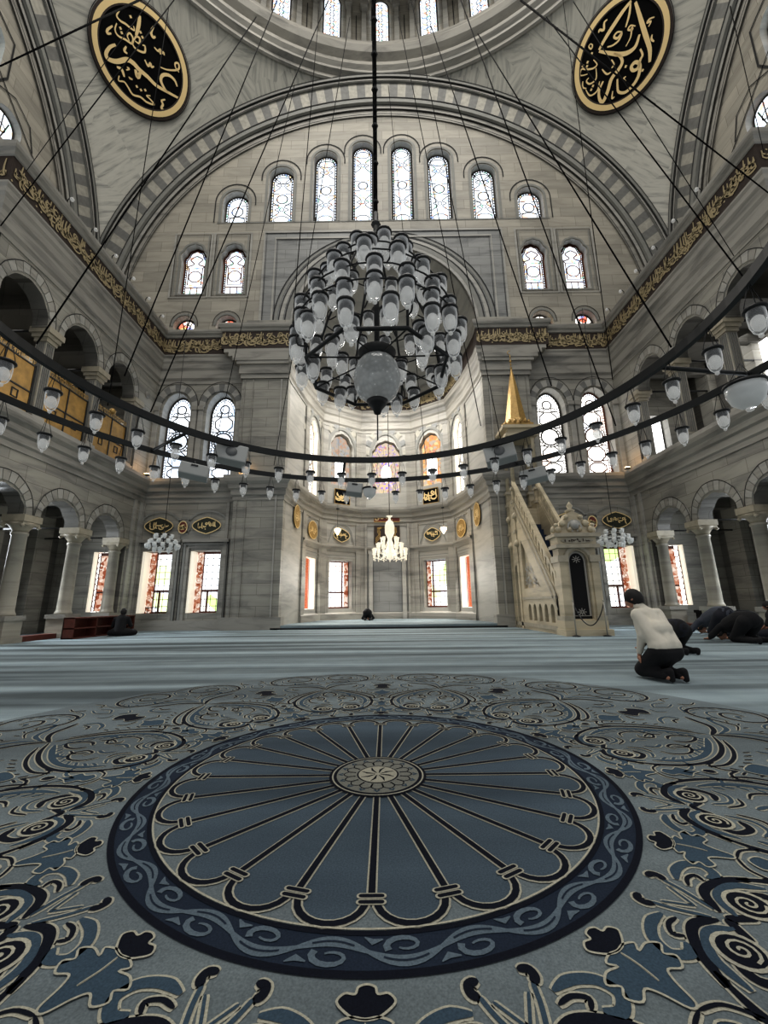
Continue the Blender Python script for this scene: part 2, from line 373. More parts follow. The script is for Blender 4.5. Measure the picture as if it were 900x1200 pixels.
# petals
for k in range(24):
    a0 = TAU * (k + .5) / 24 - pi / 2; T = TAU / 48
    pt = lambda r, t: (r * cos(a0 + t), r * sin(a0 + t))
    side = lambda r: T - .016 / r
    L = [pt(r, -side(r)) for r in (.25, .45, .7, .89)]
    arc = [pt(.905 + .10 * sin(pi * i / 12), -side(.92) * cos(pi * i / 12)) for i in range(13)]
    R = [pt(r, side(r)) for r in (.89, .7, .45, .25)]
    lp = L + arc + R
    cp.add([frF(p[0], p[1], Z1) for p in lp], [tuple(range(len(lp)))], 'c_petal')
    cp.ribbon(arc, .034, frF, 'c_cream', Z2); cp.ribbon(arc, .021, frF, 'c_navy', Z3)
    b0 = a0 + T; q = lambda r, t: (r * cos(b0) - t * sin(b0), r * sin(b0) + t * cos(b0))
    cp.ribbon([q(.24, 0), q(.9, 0)], .034, frF, 'c_cream', Z2 - .0003); cp.ribbon([q(.24, 0), q(.9, 0)], .022, frF, 'c_navy', Z3 - .0003)
    for r in (.89, .916):
        cp.ribbon([q(r, -.036), q(r, .036)], .024, frF, 'c_cream', Z3 - .0004); cp.ribbon([q(r, -.031), q(r, .031)], .015, frF, 'c_navy', Z3 - .0010)
        for e_ in (-.034, .034): cp.disc(q(r, e_), .012, frF, 'c_cream', Z3 - .0005, 10); cp.disc(q(r, e_ * .93), .0075, frF, 'c_navy', Z3 - .0011, 10)
# hub rosette
cp.disc((0, 0), .25, frF, 'c_navy', Z3 - .0014, 48); cring(.232, .008, 'c_cream', Z3 - .002)
cp.disc((0, 0), .212, frF, 'c_rose', Z3 - .002, 48); cp.disc((0, 0), .108, frF, 'c_navy', Z3 - .0026, 32); cp.disc((0, 0), .1, frF, 'c_cream', Z3 - .0032, 32)
for k in range(16):
    a = TAU * k / 16; c_, s_ = cos(a), sin(a); f = lambda r, t: (r * c_ - t * s_, r * s_ + t * c_)
    cp.ribbon(spline([f(.115, -.02), f(.15, -.03), f(.175, 0), f(.15, .03), f(.115, .02)], 4), .006, frF, 'c_navy', Z3 - .0028)
    cp.ribbon([f(.18, -.012), f(.2, 0), f(.18, .012)], .012, frF, 'c_mid', Z3 - .0028)
    if k % 2: cp.ribbon([f(.015, 0), f(.055, .008), f(.09, 0)], [.004, .013, .003], frF, 'c_navy', Z3 - .0038)
# arabesque ground, twelve units round the medallion
def unit_fr(a):
    c_, s_ = cos(a), sin(a)
    return lambda u, v, w: (CX + u * c_ + v * s_, CY - (v * c_ - u * s_), -w)
def stroke(fr, P, w, m='c_navy', taper=True, o=.007, sp=5, zz=0):
    Q = spline(P, sp); n = len(Q)
    ww = [w * (min(1, .25 + 1.5 * sin(pi * (i + .3) / (n - .4)))) for i in range(n)] if taper else [w] * n
    cp.ribbon(Q, [x + 2 * o for x in ww], fr, 'c_cream', Z1 + zz); cp.ribbon(Q, ww, fr, m, Z2 + zz)
def blob(fr, P, m, o=.006, zz=0):
    Q = spline(P, 4, True); cx = sum(p[0] for p in Q) / len(Q); cy = sum(p[1] for p in Q) / len(Q)
    t = tessellate_polygon([[Vector((p[0], p[1], 0)) for p in Q]])
    cp.add([fr(p[0], p[1], Z2 + zz) for p in Q], [tuple(x) for x in t], m)
    cp.ribbon(Q, o, fr, 'c_cream', Z3 + zz, closed=True)
def spiral(fr, c, r, s=1, turns=1.8):
    cp.disc(c, r + .012, fr, 'c_cream', Z2 - .0006, 18); cp.disc(c, r, fr, 'c_navy', Z2 - .0012, 18)
    Q = [(c[0] + s * r * .8 * (1 - i / 22) * cos(i / 22 * TAU * turns + 1), c[1] + r * .8 * (1 - i / 22) * sin(i / 22 * TAU * turns + 1)) for i in range(22)]
    cp.ribbon(Q, .008, fr, 'c_cream', Z3 - .0012)
SPR_N = [(-.02, 1.188), (0, 1.181), (.02, 1.188), (.026, 1.205), (.05, 1.203), (.066, 1.222), (.05, 1.243), (.02, 1.262), (-.02, 1.262), (-.05, 1.243), (-.066, 1.222), (-.05, 1.203), (-.026, 1.205)]
SPR_L = [(0, 1.262), (.03, 1.258), (.06, 1.27), (.045, 1.29), (.085, 1.285), (.115, 1.305), (.09, 1.325), (.11, 1.345), (.085, 1.37), (.05, 1.355), (.03, 1.38), (.012, 1.43), (-.012, 1.43), (-.03, 1.38), (-.05, 1.355), (-.085, 1.37), (-.11, 1.345), (-.09, 1.325), (-.115, 1.305), (-.085, 1.285), (-.045, 1.29), (-.06, 1.27), (-.03, 1.258)]
for k in range(12):
    fr = unit_fr(RD(15 + 30 * k)); fs = unit_fr(RD(30 * k))
    blob(fs, SPR_N, 'c_navy'); blob(fs, SPR_L, 'c_mid')
    stroke(fs, [(0, 1.27), (.004, 1.31), (0, 1.36)], .004, 'c_cream', o=.001, zz=-.002)
    blob(fs, [(0, 1.47), (.04, 1.5), (.03, 1.54), (.06, 1.58), (.02, 1.62), (0, 1.66), (-.02, 1.62), (-.06, 1.58), (-.03, 1.54), (-.04, 1.5)], 'c_mid')
    blob(fs, [(0, 1.68), (.025, 1.7), (.02, 1.74), (-.02, 1.74), (-.025, 1.7)], 'c_navy')
    blob(fs, [(0, 2.2), (.08, 2.24), (.05, 2.32), (.1, 2.38), (0, 2.46), (-.1, 2.38), (-.05, 2.32), (-.08, 2.24)], 'c_navy')
    blob(fs, [(0, 1.9), (.05, 1.94), (.09, 2.02), (.03, 2.08), (0, 2.14), (-.03, 2.08), (-.09, 2.02), (-.05, 1.94)], 'c_mid')
    for s in (-1, 1):
        g = (lambda s_, fr_: lambda u, v, w: fr_(u * s_, v, w))(s, fr)
        h = (lambda s_, fr_: lambda u, v, w: fr_(u * s_, v, w))(s, fs)
        # crest next to the border
        stroke(g, [(.052, 1.198), (.078, 1.202), (.082, 1.225), (.068, 1.24)], .024); 
        stroke(g, [(.068, 1.235), (.062, 1.262), (.05, 1.30), (.02, 1.37)], .012, 'c_mid')
        stroke(g, [(.10, 1.268), (.155, 1.255), (.215, 1.272), (.24, 1.315), (.21, 1.35), (.175, 1.335)], .03, 'c_mid')
        stroke(g, [(.09, 1.30), (.13, 1.29), (.165, 1.305), (.15, 1.33)], .013, 'c_navy')
        stroke(g, [(.02, 1.385), (.07, 1.345), (.12, 1.34), (.19, 1.37), (.26, 1.43)], .028, 'c_navy')
        stroke(g, [(.03, 1.42), (.08, 1.375), (.13, 1.372), (.19, 1.40), (.235, 1.47)], .026, 'c_mid', zz=-.0002)
        stroke(g, [(.0, 1.33), (.03, 1.28), (.045, 1.255)], .008, 'c_mid')
        spiral(g, (.112, 1.44), .052, 1)
        stroke(g, [(.0, 1.40), (.03, 1.43), (.06, 1.46)], .026, 'c_navy')
        stroke(g, [(.16, 1.43), (.19, 1.48), (.15, 1.54), (.09, 1.53)], .028, 'c_navy')
        stroke(g, [(.05, 1.5), (.08, 1.58), (.15, 1.6), (.2, 1.56)], .016, 'c_mid')
        # large heart scroll
        stroke(g, [(.23, 1.40), (.30, 1.50), (.345, 1.64), (.34, 1.80), (.27, 1.97), (.16, 2.12), (.02, 2.24)], .026, 'c_navy')
        stroke(g, [(.235, 1.52), (.285, 1.64), (.285, 1.78), (.23, 1.92), (.13, 2.06), (.04, 2.16)], .034, 'c_mid', zz=-.0003)
        stroke(g, [(.39, 1.72), (.40, 1.83), (.34, 1.97), (.24, 2.1), (.1, 2.22)], .020, 'c_navy')
        stroke(g, [(.14, 1.68), (.2, 1.72), (.21, 1.82), (.14, 1.90), (.07, 1.86), (.09, 1.79), (.14, 1.80)], .016, 'c_navy')
        stroke(g, [(.04, 1.66), (.075, 1.72), (.05, 1.78)], .022, 'c_mid')
        stroke(g, [(.02, 1.92), (.06, 1.97), (.05, 2.05), (.0, 2.12)], .020, 'c_navy')
        stroke(g, [(.16, 1.98), (.19, 1.93), (.17, 1.87)], .022, 'c_mid')
        # outer double scroll
        stroke(g, [(.0, 2.26), (.06, 2.36), (.15, 2.44), (.27, 2.47), (.38, 2.50)], .03, 'c_navy')
        stroke(g, [(.0, 2.33), (.05, 2.46), (.12, 2.52), (.2, 2.55), (.3, 2.62), (.29, 2.70)], .030, 'c_mid')
        stroke(g, [(.02, 2.52), (.10, 2.62), (.22, 2.62), (.38, 2.60), (.52, 2.68), (.56, 2.84), (.49, 2.99), (.34, 3.08), (.18, 3.04), (.1, 2.92), (.15, 2.79), (.28, 2.77), (.37, 2.84), (.34, 2.93), (.25, 2.92)], .024, 'c_navy')
        stroke(g, [(.48, 2.62), (.60, 2.72), (.64, 2.86)], .016, 'c_mid')
        stroke(g, [(.2, 2.70), (.33, 2.70), (.43, 2.78), (.43, 2.9)], .018, 'c_mid')
        stroke(g, [(.22, 2.84), (.27, 2.86), (.25, 2.89)], .022, 'c_mid')
        stroke(g, [(.0, 2.74), (.05, 2.82), (.04, 2.95), (.0, 3.02)], .020, 'c_mid')
        stroke(g, [(.0, 3.06), (.12, 3.10), (.28, 3.13)], .016, 'c_navy')
        stroke(g, [(.30, 2.20), (.38, 2.26), (.42, 2.36), (.36, 2.42)], .026, 'c_mid')
        stroke(g, [(.28, 2.30), (.33, 2.33), (.34, 2.39)], .018, 'c_navy')
        stroke(h, [(.0, 1.86), (.03, 1.80), (.09, 1.78), (.12, 1.83)], .014, 'c_navy')
        stroke(h, [(.02, 2.52), (.09, 2.50), (.13, 2.56)], .018, 'c_mid')
        stroke(h, [(.03, 2.16), (.12, 2.14), (.16, 2.19)], .014, 'c_navy')
        stroke(h, [(.0, 1.44), (.06, 1.46), (.10, 1.52)], .010, 'c_navy')
def barbs(fr, P, step, L, side_, m='c_mid', w=.016):
    Q = spline(P, 8); acc = 0
    for i in range(1, len(Q) - 1):
        acc += hypot(Q[i][0] - Q[i - 1][0], Q[i][1] - Q[i - 1][1])
        if acc < step: continue
        acc = 0; dx, dy = Q[i + 1][0] - Q[i - 1][0], Q[i + 1][1] - Q[i - 1][1]; d = hypot(dx, dy) or 1; dx /= d; dy /= d; nx, ny = -dy * side_, dx * side_
        x, y = Q[i]; stroke(fr, [(x + nx * .018, y + ny * .018), (x + nx * L * .6 + dx * .01, y + ny * L * .6 + dy * .01), (x + nx * L + dx * L * .6, y + ny * L + dy * L * .6)], w, m, o=.005, sp=3, zz=.0006)
for k in range(12):
    fr = unit_fr(RD(15 + 30 * k)); fs = unit_fr(RD(30 * k))
    for s in (-1, 1):
        g = (lambda s_, fr_: lambda u, v, w: fr_(u * s_, v, w))(s, fr); h = (lambda s_, fr_: lambda u, v, w: fr_(u * s_, v, w))(s, fs)
        barbs(g, [(.235, 1.52), (.285, 1.64), (.285, 1.78), (.23, 1.92), (.13, 2.06), (.04, 2.16)], .055, .055, 1)
        barbs(g, [(.41, 1.74), (.42, 1.85), (.36, 1.99), (.26, 2.12)], .06, .05, -1, 'c_navy', .013)
        barbs(g, [(.38, 2.60), (.52, 2.68), (.56, 2.84), (.49, 2.99), (.34, 3.08)], .07, .055, 1)
        barbs(g, [(.02, 2.54), (.10, 2.63), (.22, 2.63)], .06, .05, 1, 'c_navy', .012)
        stroke(g, [(.10, 1.95), (.13, 1.88), (.10, 1.82)], .014, 'c_navy'); stroke(g, [(.03, 1.55), (.07, 1.62), (.13, 1.63)], .012, 'c_navy')
        stroke(h, [(.0, 1.58), (.05, 1.66), (.12, 1.68), (.17, 1.64)], .016, 'c_mid'); stroke(h, [(.0, 2.62), (.06, 2.72), (.03, 2.84)], .018, 'c_mid'); stroke(h, [(.05, 2.9), (.12, 2.96), (.1, 3.06)], .014, 'c_navy')
tag(cp.build('medallion_carpet'), 'round blue arabesque carpet medallion with petalled rosette on the floor', 'carpet')
# ------------------------------------------------------------------ windows
WN = [0]
ORD = ['first', 'second', 'third', 'fourth', 'fifth', 'sixth', 'seventh', 'eighth', 'ninth', 'tenth']
def window(loop, fr, depth, glass, label, trac='tracery', style='lancet', cat='window'):
    """LOOP in wall coordinates; pane sits DEPTH inside the wall, tracery just before it"""
    WN[0] += 1
    r = thing('window_%d' % WN[0], label, cat, kind='structure')
    x0 = min(p[0] for p in loop); x1 = max(p[0] for p in loop); z0 = min(p[1] for p in loop); z1 = max(p[1] for p in loop)
    cx = (x0 + x1) / 2; w = x1 - x0; h = z1 - z0
    mb = MB(); mb.poly(loop, [], fr, glass, 0, off=depth); mb.build('pane', r)
    t = MB(); e = depth - .03; K_ = {'lancet': 1.7, 'row2': 1.7, 'fan': 1.5, 'star': 1.2}.get(style, 1.0); rb_ = t.ribbon; t.ribbon = lambda P, w, f_, m_, o_=0, closed=False: rb_(P, w * K_, f_, m_, o_, closed)
    def sc(q, d=0):   # loop shrunk towards its axis
        return [(cx + (p[0] - cx) * (1 - 2 * d / w), z0 + d + (p[1] - z0) * (1 - 2 * d / h)) for p in q]
    L1 = sc(loop, .03)
    t.ribbon(L1, .08, fr, trac, e, closed=True)
    if style in ('lancet', 'big', 'row2'):
        b = .15 * (w / 1.15); L2 = sc(loop, b); t.ribbon(L2, .028, fr, trac, e, closed=True)
        n = len(loop); segs = []
        per = [(loop[i], loop[(i + 1) % n]) for i in range(n)]
        step = .17 if style == 'lancet' else .13
        for (a, c_) in per:
            L = hypot(c_[0] - a[0], c_[1] - a[1]); m_ = max(1, int(L / step))
            for i in range(m_):
                q = (a[0] + (c_[0] - a[0]) * (i + .5) / m_, a[1] + (c_[1] - a[1]) * (i + .5) / m_)
                q1 = sc([q], .02)[0]; q2 = sc([q], b)[0]; segs.append((q1, q2))
        for a, c_ in segs: t.ribbon([a, c_], .03, fr, trac, e)
        if style != 'lancet': t.ribbon(sc(loop, b * .5), .02, fr, trac, e, closed=True)
    def circ(c, r, wd=.03, n=16, ry=1): t.ribbon([(c[0] + r * cos(TAU * i / n), c[1] + ry * r * sin(TAU * i / n)) for i in range(n)], wd, fr, trac, e, closed=True)
    def octo(c, rx, ry, wd=.03): t.ribbon([(c[0] + rx * cos(TAU * (i + .5) / 8) * 1.08, c[1] + ry * sin(TAU * (i + .5) / 8) * 1.08) for i in range(8)], wd, fr, trac, e, closed=True)
    iw = w / 2 - .17
    if style == 'lancet':
        k = max(1, round((h - .6) / 1.15)); zz = [z0 + .35 + (h - .75) * (i + .5) / k for i in range(k)]
        zm = z0 + h * .5
        circ((cx, zm), iw * .62, .035)
        for q in (z0 + .42, ) + ((z1 - .5,) if h > 2.4 else ()): octo((cx, q), iw * .85, .2)
        for q in ((z0 + zm + .4) / 2, (zm + .4 + z1 - .3) / 2) if h > 2.4 else ():
            for s in (-1, 1):
                t.ribbon(spline([(cx + s * iw, q - .42), (cx + s * iw * .3, q - .15), (cx + s * iw * .8, q), (cx + s * iw * .3, q + .15), (cx + s * iw, q + .42)], 4), .028, fr, trac, e)
            circ((cx, q), .11, .025, 8)
        for s in (-1, 1):
            for q in (zm - iw * .8, zm + iw * .8): t.ribbon([(cx + s * iw, q), (cx + s * iw * .35, q)], .028, fr, trac, e)
    elif style == 'row2':
        zm = z0 + h * .44; a = iw * .75
        t.ribbon([(cx - a, zm - .45), (cx + a, zm - .45), (cx + a, zm + .45), (cx - a, zm + .45)], .035, fr, trac, e, closed=True)
        circ((cx, zm), .3, .03)
        t.ribbon([(cx - iw, z0 + .62), (cx + iw, z0 + .62)], .035, fr, trac, e)
        for s in (-1, 1):
            t.ribbon(spline([(cx + s * iw, zm + .55), (cx + s * .1, zm + .7), (cx + s * .28, zm + .95), (cx, zm + 1.15)], 4), .035, fr, trac, e)
            t.ribbon([(cx + s * a, zm + .45), (cx + s * iw, zm + .6)], .03, fr, trac, e); t.ribbon([(cx + s * .15, z0 + .15), (cx + s * .15, z0 + .62)], .025, fr, trac, e)
    elif style == 'big':
        hh = h - .5; q = [z0 + .15 + hh * f for f in (.09, .27, .5, .73)]
        octo((cx, q[0]), iw * .8, .22, .06); octo((cx, q[1]), iw * .85, .33, .06); octo((cx, q[3]), iw * .85, .33, .06)
        circ((cx, q[2]), iw * .86, .07); circ((cx, q[2]), iw * 1.1, .04, 20)
        for i in range(20):
            a_ = TAU * i / 20; t.ribbon([(cx + iw * .86 * cos(a_), q[2] + iw * .86 * sin(a_)), (cx + iw * 1.1 * cos(a_), q[2] + iw * 1.1 * sin(a_))], .04, fr, trac, e)
        for f in (.18, .38, .62, .84): t.ribbon([(cx - iw, z0 + .15 + hh * f), (cx - iw * .4, z0 + .15 + hh * f)], .05, fr, trac, e); t.ribbon([(cx + iw, z0 + .15 + hh * f), (cx + iw * .4, z0 + .15 + hh * f)], .05, fr, trac, e)
        circ((cx, z0 + .15 + hh * .93), iw * .45, .06); 
        for s in (-1, 1): circ((cx + s * iw * .55, z0 + .15 + hh * .86), .1, .045, 8)
    elif style == 'fan':
        for i in range(1, 6):
            a_ = pi * i / 6; t.ribbon([(cx, z0 + .05), (cx + w / 2 * .95 * cos(a_), z0 + h * .95 * sin(a_))], .03, fr, trac, e)
        circ((cx, z0 + h * .5), .16, .035, 10)
        t.ribbon([(cx - .3, z0), (cx, z0 + .35), (cx + .3, z0)], .035, fr, trac, e)
    elif style == 'grid':
        for i in range(1, 5): t.ribbon([(x0 + w * i / 5, z0), (x0 + w * i / 5, z1)], .022, fr, trac, e)
        nz = int(h / .26)
        for i in range(1, nz): t.ribbon([(x0, z0 + h * i / nz), (x1, z0 + h * i / nz)], .022, fr, trac, e)
    elif style == 'star':
        k = 4
        for j in range(int(h / .42)):
            for i in range(2):
                circ((cx + (i - .5) * w * .42, z0 + .3 + j * .42), .17, .03, 6)
        for j in range(int(h / .42) + 1): circ((cx, z0 + .1 + j * .42), .13, .03, 6)
    elif style == 'rays':
        for rr in (.2, .32): circ((cx, z0 + h * .45), rr * w, .04, 14, 1.6)
        for i in range(14):
            a_ = TAU * i / 14; t.ribbon([(cx + .3 * w * cos(a_), z0 + h * .45 + .52 * w * sin(a_)), (cx + .48 * w * cos(a_), z0 + h * .45 + .85 * w * sin(a_))], .03, fr, trac, e)
    t.build('tracery', r); return r

# ------------------------------------------------------------------ back wall
HL = []; side = {-1: 'left', 1: 'right'}
for s in (-1, 1):
    R = lambda a, b, z0, z1: rect(min(s * a, s * b), max(s * a, s * b), z0, z1)
    for i, (a, b) in enumerate(((8.37, 9.53), (6.49, 7.66))): HL.append(('low', s, i, R(a, b, .61, 2.98)))
    HL.append(('aisle', s, 0, R(10.75, 11.45, .7, 2.98)))
    for i, c in enumerate((8.83, 6.96)): HL.append(('big', s, i, archloop(s * c, .6, 5.84, 8.75, 1.0, n=16, pointed=.12)))
    HL.append(('gal', s, 0, R(10.85, 11.75, 6.6, 8.4)))
    for i, c in enumerate((8.82, 6.97)):
        HL.append(('row2', s, i, archloop(s * c, .55, 14.66, 16.45, .95, foils=5, bulge=.22)))
        HL.append(('fan', s, i, archloop(s * (8.93 if i == 0 else 7.03), .47, 12.74, 13.05, .5, n=10)))
    for i, (a, b, zt) in enumerate(((6.48, 7.69, 20.5), (4.34, 5.53, 21.96), (2.21, 3.37, 22.94), (.43, 1.51, 23.5))):
        c = (a + b) / 2; hw = (b - a) / 2; HL.append(('lancet', s, i, archloop(s * c, hw, 18.65, zt - hw, hw, n=12)))
apse_hole = [(-4.05, .0), (4.05, .0)] + archpts(0, 4.05, 12.9, 4.2, n=28)
mb = MB(); f = frXZ(D)
lowh = lambda z0, z1: [h[3] for h in HL if z0 <= min(p[1] for p in h[3]) and max(p[1] for p in h[3]) <= z1]
# lower half left / right of the niche, then the great tympanum
for s in (-1, 1):
    x = sorted((s * 4.05, s * 13.6)); o = rect(x[0], x[1], 0, 12.6)
    mb.poly(o, [h[3] for h in HL if h[1] == s and h[0] in ('low', 'aisle', 'big', 'gal')], f, 'wall', .55, 'smooth')
outer = [(-13.6, 12.6), (-4.05, 12.6), (-4.05, 12.9)] + list(reversed(archpts(0, 4.05, 12.9, 4.2, n=28)))[1:-1] + [(4.05, 12.9), (4.05, 12.6), (13.6, 12.6), (13.6, 28.5), (-13.6, 28.5)]
mb.poly(outer, [h[3] for h in HL if h[0] in ('row2', 'fan', 'lancet')], f, 'tymp', .5, 'smooth')
struct(mb, 'wall_back', 'great marble back wall with stained glass windows and mihrab niche', 'wall')
pos = {'low': 'lower', 'aisle': 'aisle', 'big': 'tall', 'gal': 'gallery', 'row2': 'framed', 'fan': 'small half-hidden', 'lancet': 'lancet'}
for kind, s, i, lp in HL:
    sd = side[s]; oi = ('nearer the corner', 'nearer the pier')[i] if kind in ('low', 'big', 'row2', 'fan') else ''
    if kind == 'low':
        # deep opening with an open shutter against the outer jamb
        cx = sum(p[0] for p in lp) / 4; xo = s * 99; x0, x1 = lp[0][0], lp[1][0]
        jo = x0 if s < 0 else x1
        r = window(rect(x0, x1, .61, 2.98), f, .52, 'glass_gar', 'tall %s lower window %s of the back wall with open wooden shutters' % (sd, oi), 'tracery', 'grid')
        g = MB(); a = jo - s * .30; g.box((min(a, a - s * .06), D + .42, .63), (max(a, a - s * .06), D + .5, 2.96), 'wood')
        g.box((x0, D + .42, 1.42), (x1, D + .48, 1.5), 'wood'); g.box((x0, D + .40, .61), (x1, D + .5, .68), 'wood'); g.box((x0, D + .42, 2.9), (x1, D + .5, 2.98), 'wood')
        g.box((cx - .03, D + .42, .63), (cx + .03, D + .48, 1.45), 'wood'); g.build('wood_frame', r)
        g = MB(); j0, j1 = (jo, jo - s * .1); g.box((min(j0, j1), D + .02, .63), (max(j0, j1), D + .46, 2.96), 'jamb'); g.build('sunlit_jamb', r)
        g = MB(); j0, j1 = (jo - s * .12, jo - s * .34); frs = frXZ(D + .38)
        g.box((min(j0, j1), D + .38, .64), (max(j0, j1), D + .42, 2.95), 'shutter')
        for q in range(12):
            z = .75 + q * .185; xm = (j0 + j1) / 2; g.ribbon([(xm + .07 * cos(TAU * t / 6), z + .07 * sin(TAU * t / 6)) for t in range(6)], .022, frs, 'shutline', -.01, closed=True)
        g.build('shutter', r)
    elif kind == 'aisle':
        r = window(lp, f, .25, 'glass_warm', 'narrow aisle window beyond the %s arcade with fretted shutter' % sd, 'tracery_r', 'star')
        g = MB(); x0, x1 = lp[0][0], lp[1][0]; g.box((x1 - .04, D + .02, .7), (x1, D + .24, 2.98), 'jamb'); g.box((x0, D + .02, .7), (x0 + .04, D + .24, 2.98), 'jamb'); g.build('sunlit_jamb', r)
        g = MB(); g.box((x0 + .18, D + .2, .72), (x0 + .46, D + .23, 2.94), 'shutter'); g.box((x0 + .18, D + .18, 2.84), (x0 + .46, D + .22, 2.96), 'wood'); g.box((x0 + .2, D + .18, 1.4), (x0 + .44, D + .22, 1.46), 'wood'); g.box((x0 + .17, D + .18, .72), (x0 + .2, D + .22, 2.94), 'wood'); g.build('shutter', r)
    elif kind == 'big': window(lp, f, .45, 'glass_big' if s < 0 else 'glass_warm', 'tall arched %s stained window %s above the mid cornice' % (sd, oi), 'tracery' if s < 0 or i else 'tracery_r', 'big')
    elif kind == 'gal': window(lp, f, .4, 'glass_white', 'bright plain window at the end of the %s gallery' % sd, 'tracery', 'grid')
    elif kind == 'row2': window(lp, f, .3, 'glass_up', 'scallop-headed %s window %s in a square marble frame' % (sd, oi), 'tracery_r', 'row2')
    elif kind == 'fan': window(lp, f, .3, 'glass_amber', 'small red and amber %s window %s just above the ledge' % (sd, oi), 'tracery', 'fan')
    else: window(lp, f, .3, 'glass_up', '%s lancet window left of centre in the arched row'.replace('left', sd) % ORD[3 - i], 'tracery', 'lancet')

# raised mouldings and dark joints of the tympanum
mb = MB(); 
def scallop(cx, hw, z0, zs, e=.45):
    return [(cx - hw - e, z0)] + list(reversed(archpts(cx, hw + e, zs, hw + e, n=12))) + [(cx + hw + e, z0)]
for kind, s, i, lp in HL:
    if kind == 'lancet':
        cx = sum(p[0] for p in lp[:2]) / 2; hw = abs(lp[1][0] - lp[0][0]) / 2; zt = max(p[1] for p in lp)
        q = list(reversed(archpts(cx, hw + .36, zt - hw, hw + .42, n=14))); zl = q[0][1] - (.6 if i else 2.0)
        zl2 = q[-1][1] - .6
        a_ = (q[0][0], q[0][1] - .25); b_ = (q[-1][0], q[-1][1] - .25)
        if i == 0:
            if s < 0: a_ = (q[0][0], 18.65)
            else: b_ = (q[-1][0], 18.65)
        mb.ribbon([a_] + q + [b_], .055, f, 'line', -.02)
        mb.ribbon([(cx - hw - .1, 18.65)] + list(reversed(archpts(cx, hw + .1, zt - hw, hw + .1, n=14))) + [(cx + hw + .1, 18.65)], .12, f, 'arch_g', -.03)
    if kind == 'row2':
        cx = sum(p[0] for p in lp[:2]) / 2; fc = cx + s * .07
        for d, m_, w_ in ((0, 'smooth', .1), (.07, 'line', .025), (.14, 'arch_g', .05)):
            mb.ribbon([(fc - .86 + d, 14.5 + d), (fc + .86 - d, 14.5 + d), (fc + .86 - d, 18.0 - d), (fc - .86 + d, 18.0 - d)], w_, f, m_, -.035 - d * .02, closed=True)
        mb.ribbon([(p[0] + (p[0] - cx) * .13, p[1] + (.05 if p[1] > 15 else 0)) for p in lp], .09, f, 'arch_g', -.03, closed=True)
    if kind == 'fan':
        cx = sum(p[0] for p in lp[:2]) / 2
        mb.ribbon(list(reversed(archpts(cx, .62, 13.0, .78, foils=3, bulge=.15))), .03, f, 'line', -.02); mb.ribbon(list(reversed(archpts(cx, .53, 13.02, .6, n=10))), .09, f, 'arch_g', -.03)
# steps joining neighbouring scallops
mb.ribbon([(-7.9, 18.62), (7.9, 18.62)], .05, f, 'arch_g', -.02)
# rectangular panel of smoother marble around the niche arch
pan = [(-5.55, 12.75), (-4.45, 12.75)] + [(5.0 * 0 - 4.42 * cos(pi * t / 24), 12.95 + 4.55 * sin(pi * t / 24)) for t in range(0, 25)] + [(4.45, 12.75), (5.55, 12.75), (5.55, 18.0), (-5.55, 18.0)]
mb.poly(pan, [], f, 'cool', 0, off=-.04)
for r_, w_, m_ in ((4.98, .05, 'line'), (4.86, .12, 'arch_g'), (4.72, .04, 'line'), (4.6, .16, 'smooth'), (4.44, .04, 'line'), (4.3, .2, 'arch_g'), (4.12, .14, 'smooth')):
    mb.ribbon([(r_ * cos(pi * k / 40), 12.95 + (r_ + .02) * sin(pi * k / 40) * (1.02 if r_ < 4.5 else 1)) for k in range(41)], w_, f, m_, -.06 - .02 * (5 - r_))
for d, m_, w_ in ((0, 'smooth', .12), (.1, 'line', .03), (.62, 'line', .03), (.52, 'smooth', .1)):
    mb.ribbon([(-5.55 + d, 12.75), (-5.55 + d, 18.0 - d * .7), (5.55 - d, 18.0 - d * .7), (5.55 - d, 12.75)], w_, f, m_, -.07)
struct(mb, 'trim_1', 'mouldings and dark scalloped joints around the tympanum windows', 'moulding')

# ------------------------------------------------------------------ the striped great arches
def arch_band(mb, fr):
    C1 = (13.46, 14.05); C0 = (12.24, 13.48)
    def pt(t, q, w=0):   # q 0 inner .. 1 outer
        r_ = C0[0] + (C1[0] - C0[0]) * q; z = C0[1] + (C1[1] - C0[1]) * q; return fr(r_ * cos(t), z + r_ * sin(t), w)
    t0, t1 = -.08, pi + .08; n = 102
    def band(q0, q1, w, m, alt=None):
        for k in range(n):
            a, b = t0 + (t1 - t0) * k / n, t0 + (t1 - t0) * (k + 1) / n
            mb.add([pt(a, q0, w), pt(b, q0, w), pt(b, q1, w), pt(a, q1, w)], [(0, 1, 2, 3)], alt[k % 2] if alt else m)
    band(.92, 1.02, -.34, 'arch_g'); band(.80, .90, -.28, 'smooth'); band(.18, .82, -.18, '', ('vous_l', 'vous_d'))
    band(.02, .16, -.26, 'arch_g'); band(-.12, .0, -.12, 'smooth'); band(-.32, -.14, -.06, 'mould')
    for q in (1.03, .91, .82, .17, .015, -.13, -.33): 
        band(q - .012, q + .012, -.36 if q > .9 else (-.29 if q > .1 else -.14), 'line')
    for q0, w0, w1 in ((1.02, -.36, 0), (.17, -.28, -.16), (.02, -.27, 0), (.82, -.29, -.17)):
        for k in range(n):
            a, b = t0 + (t1 - t0) * k / n, t0 + (t1 - t0) * (k + 1) / n
            mb.add([pt(a, q0, w0), pt(b, q0, w0), pt(b, q0, w1), pt(a, q0, w1)], [(0, 1, 2, 3)], 'arch_g')
mb = MB(); arch_band(mb, frXZ(D)); struct(mb, 'trim_2', 'wide arch of alternating grey and white stones over the back wall', 'arch')
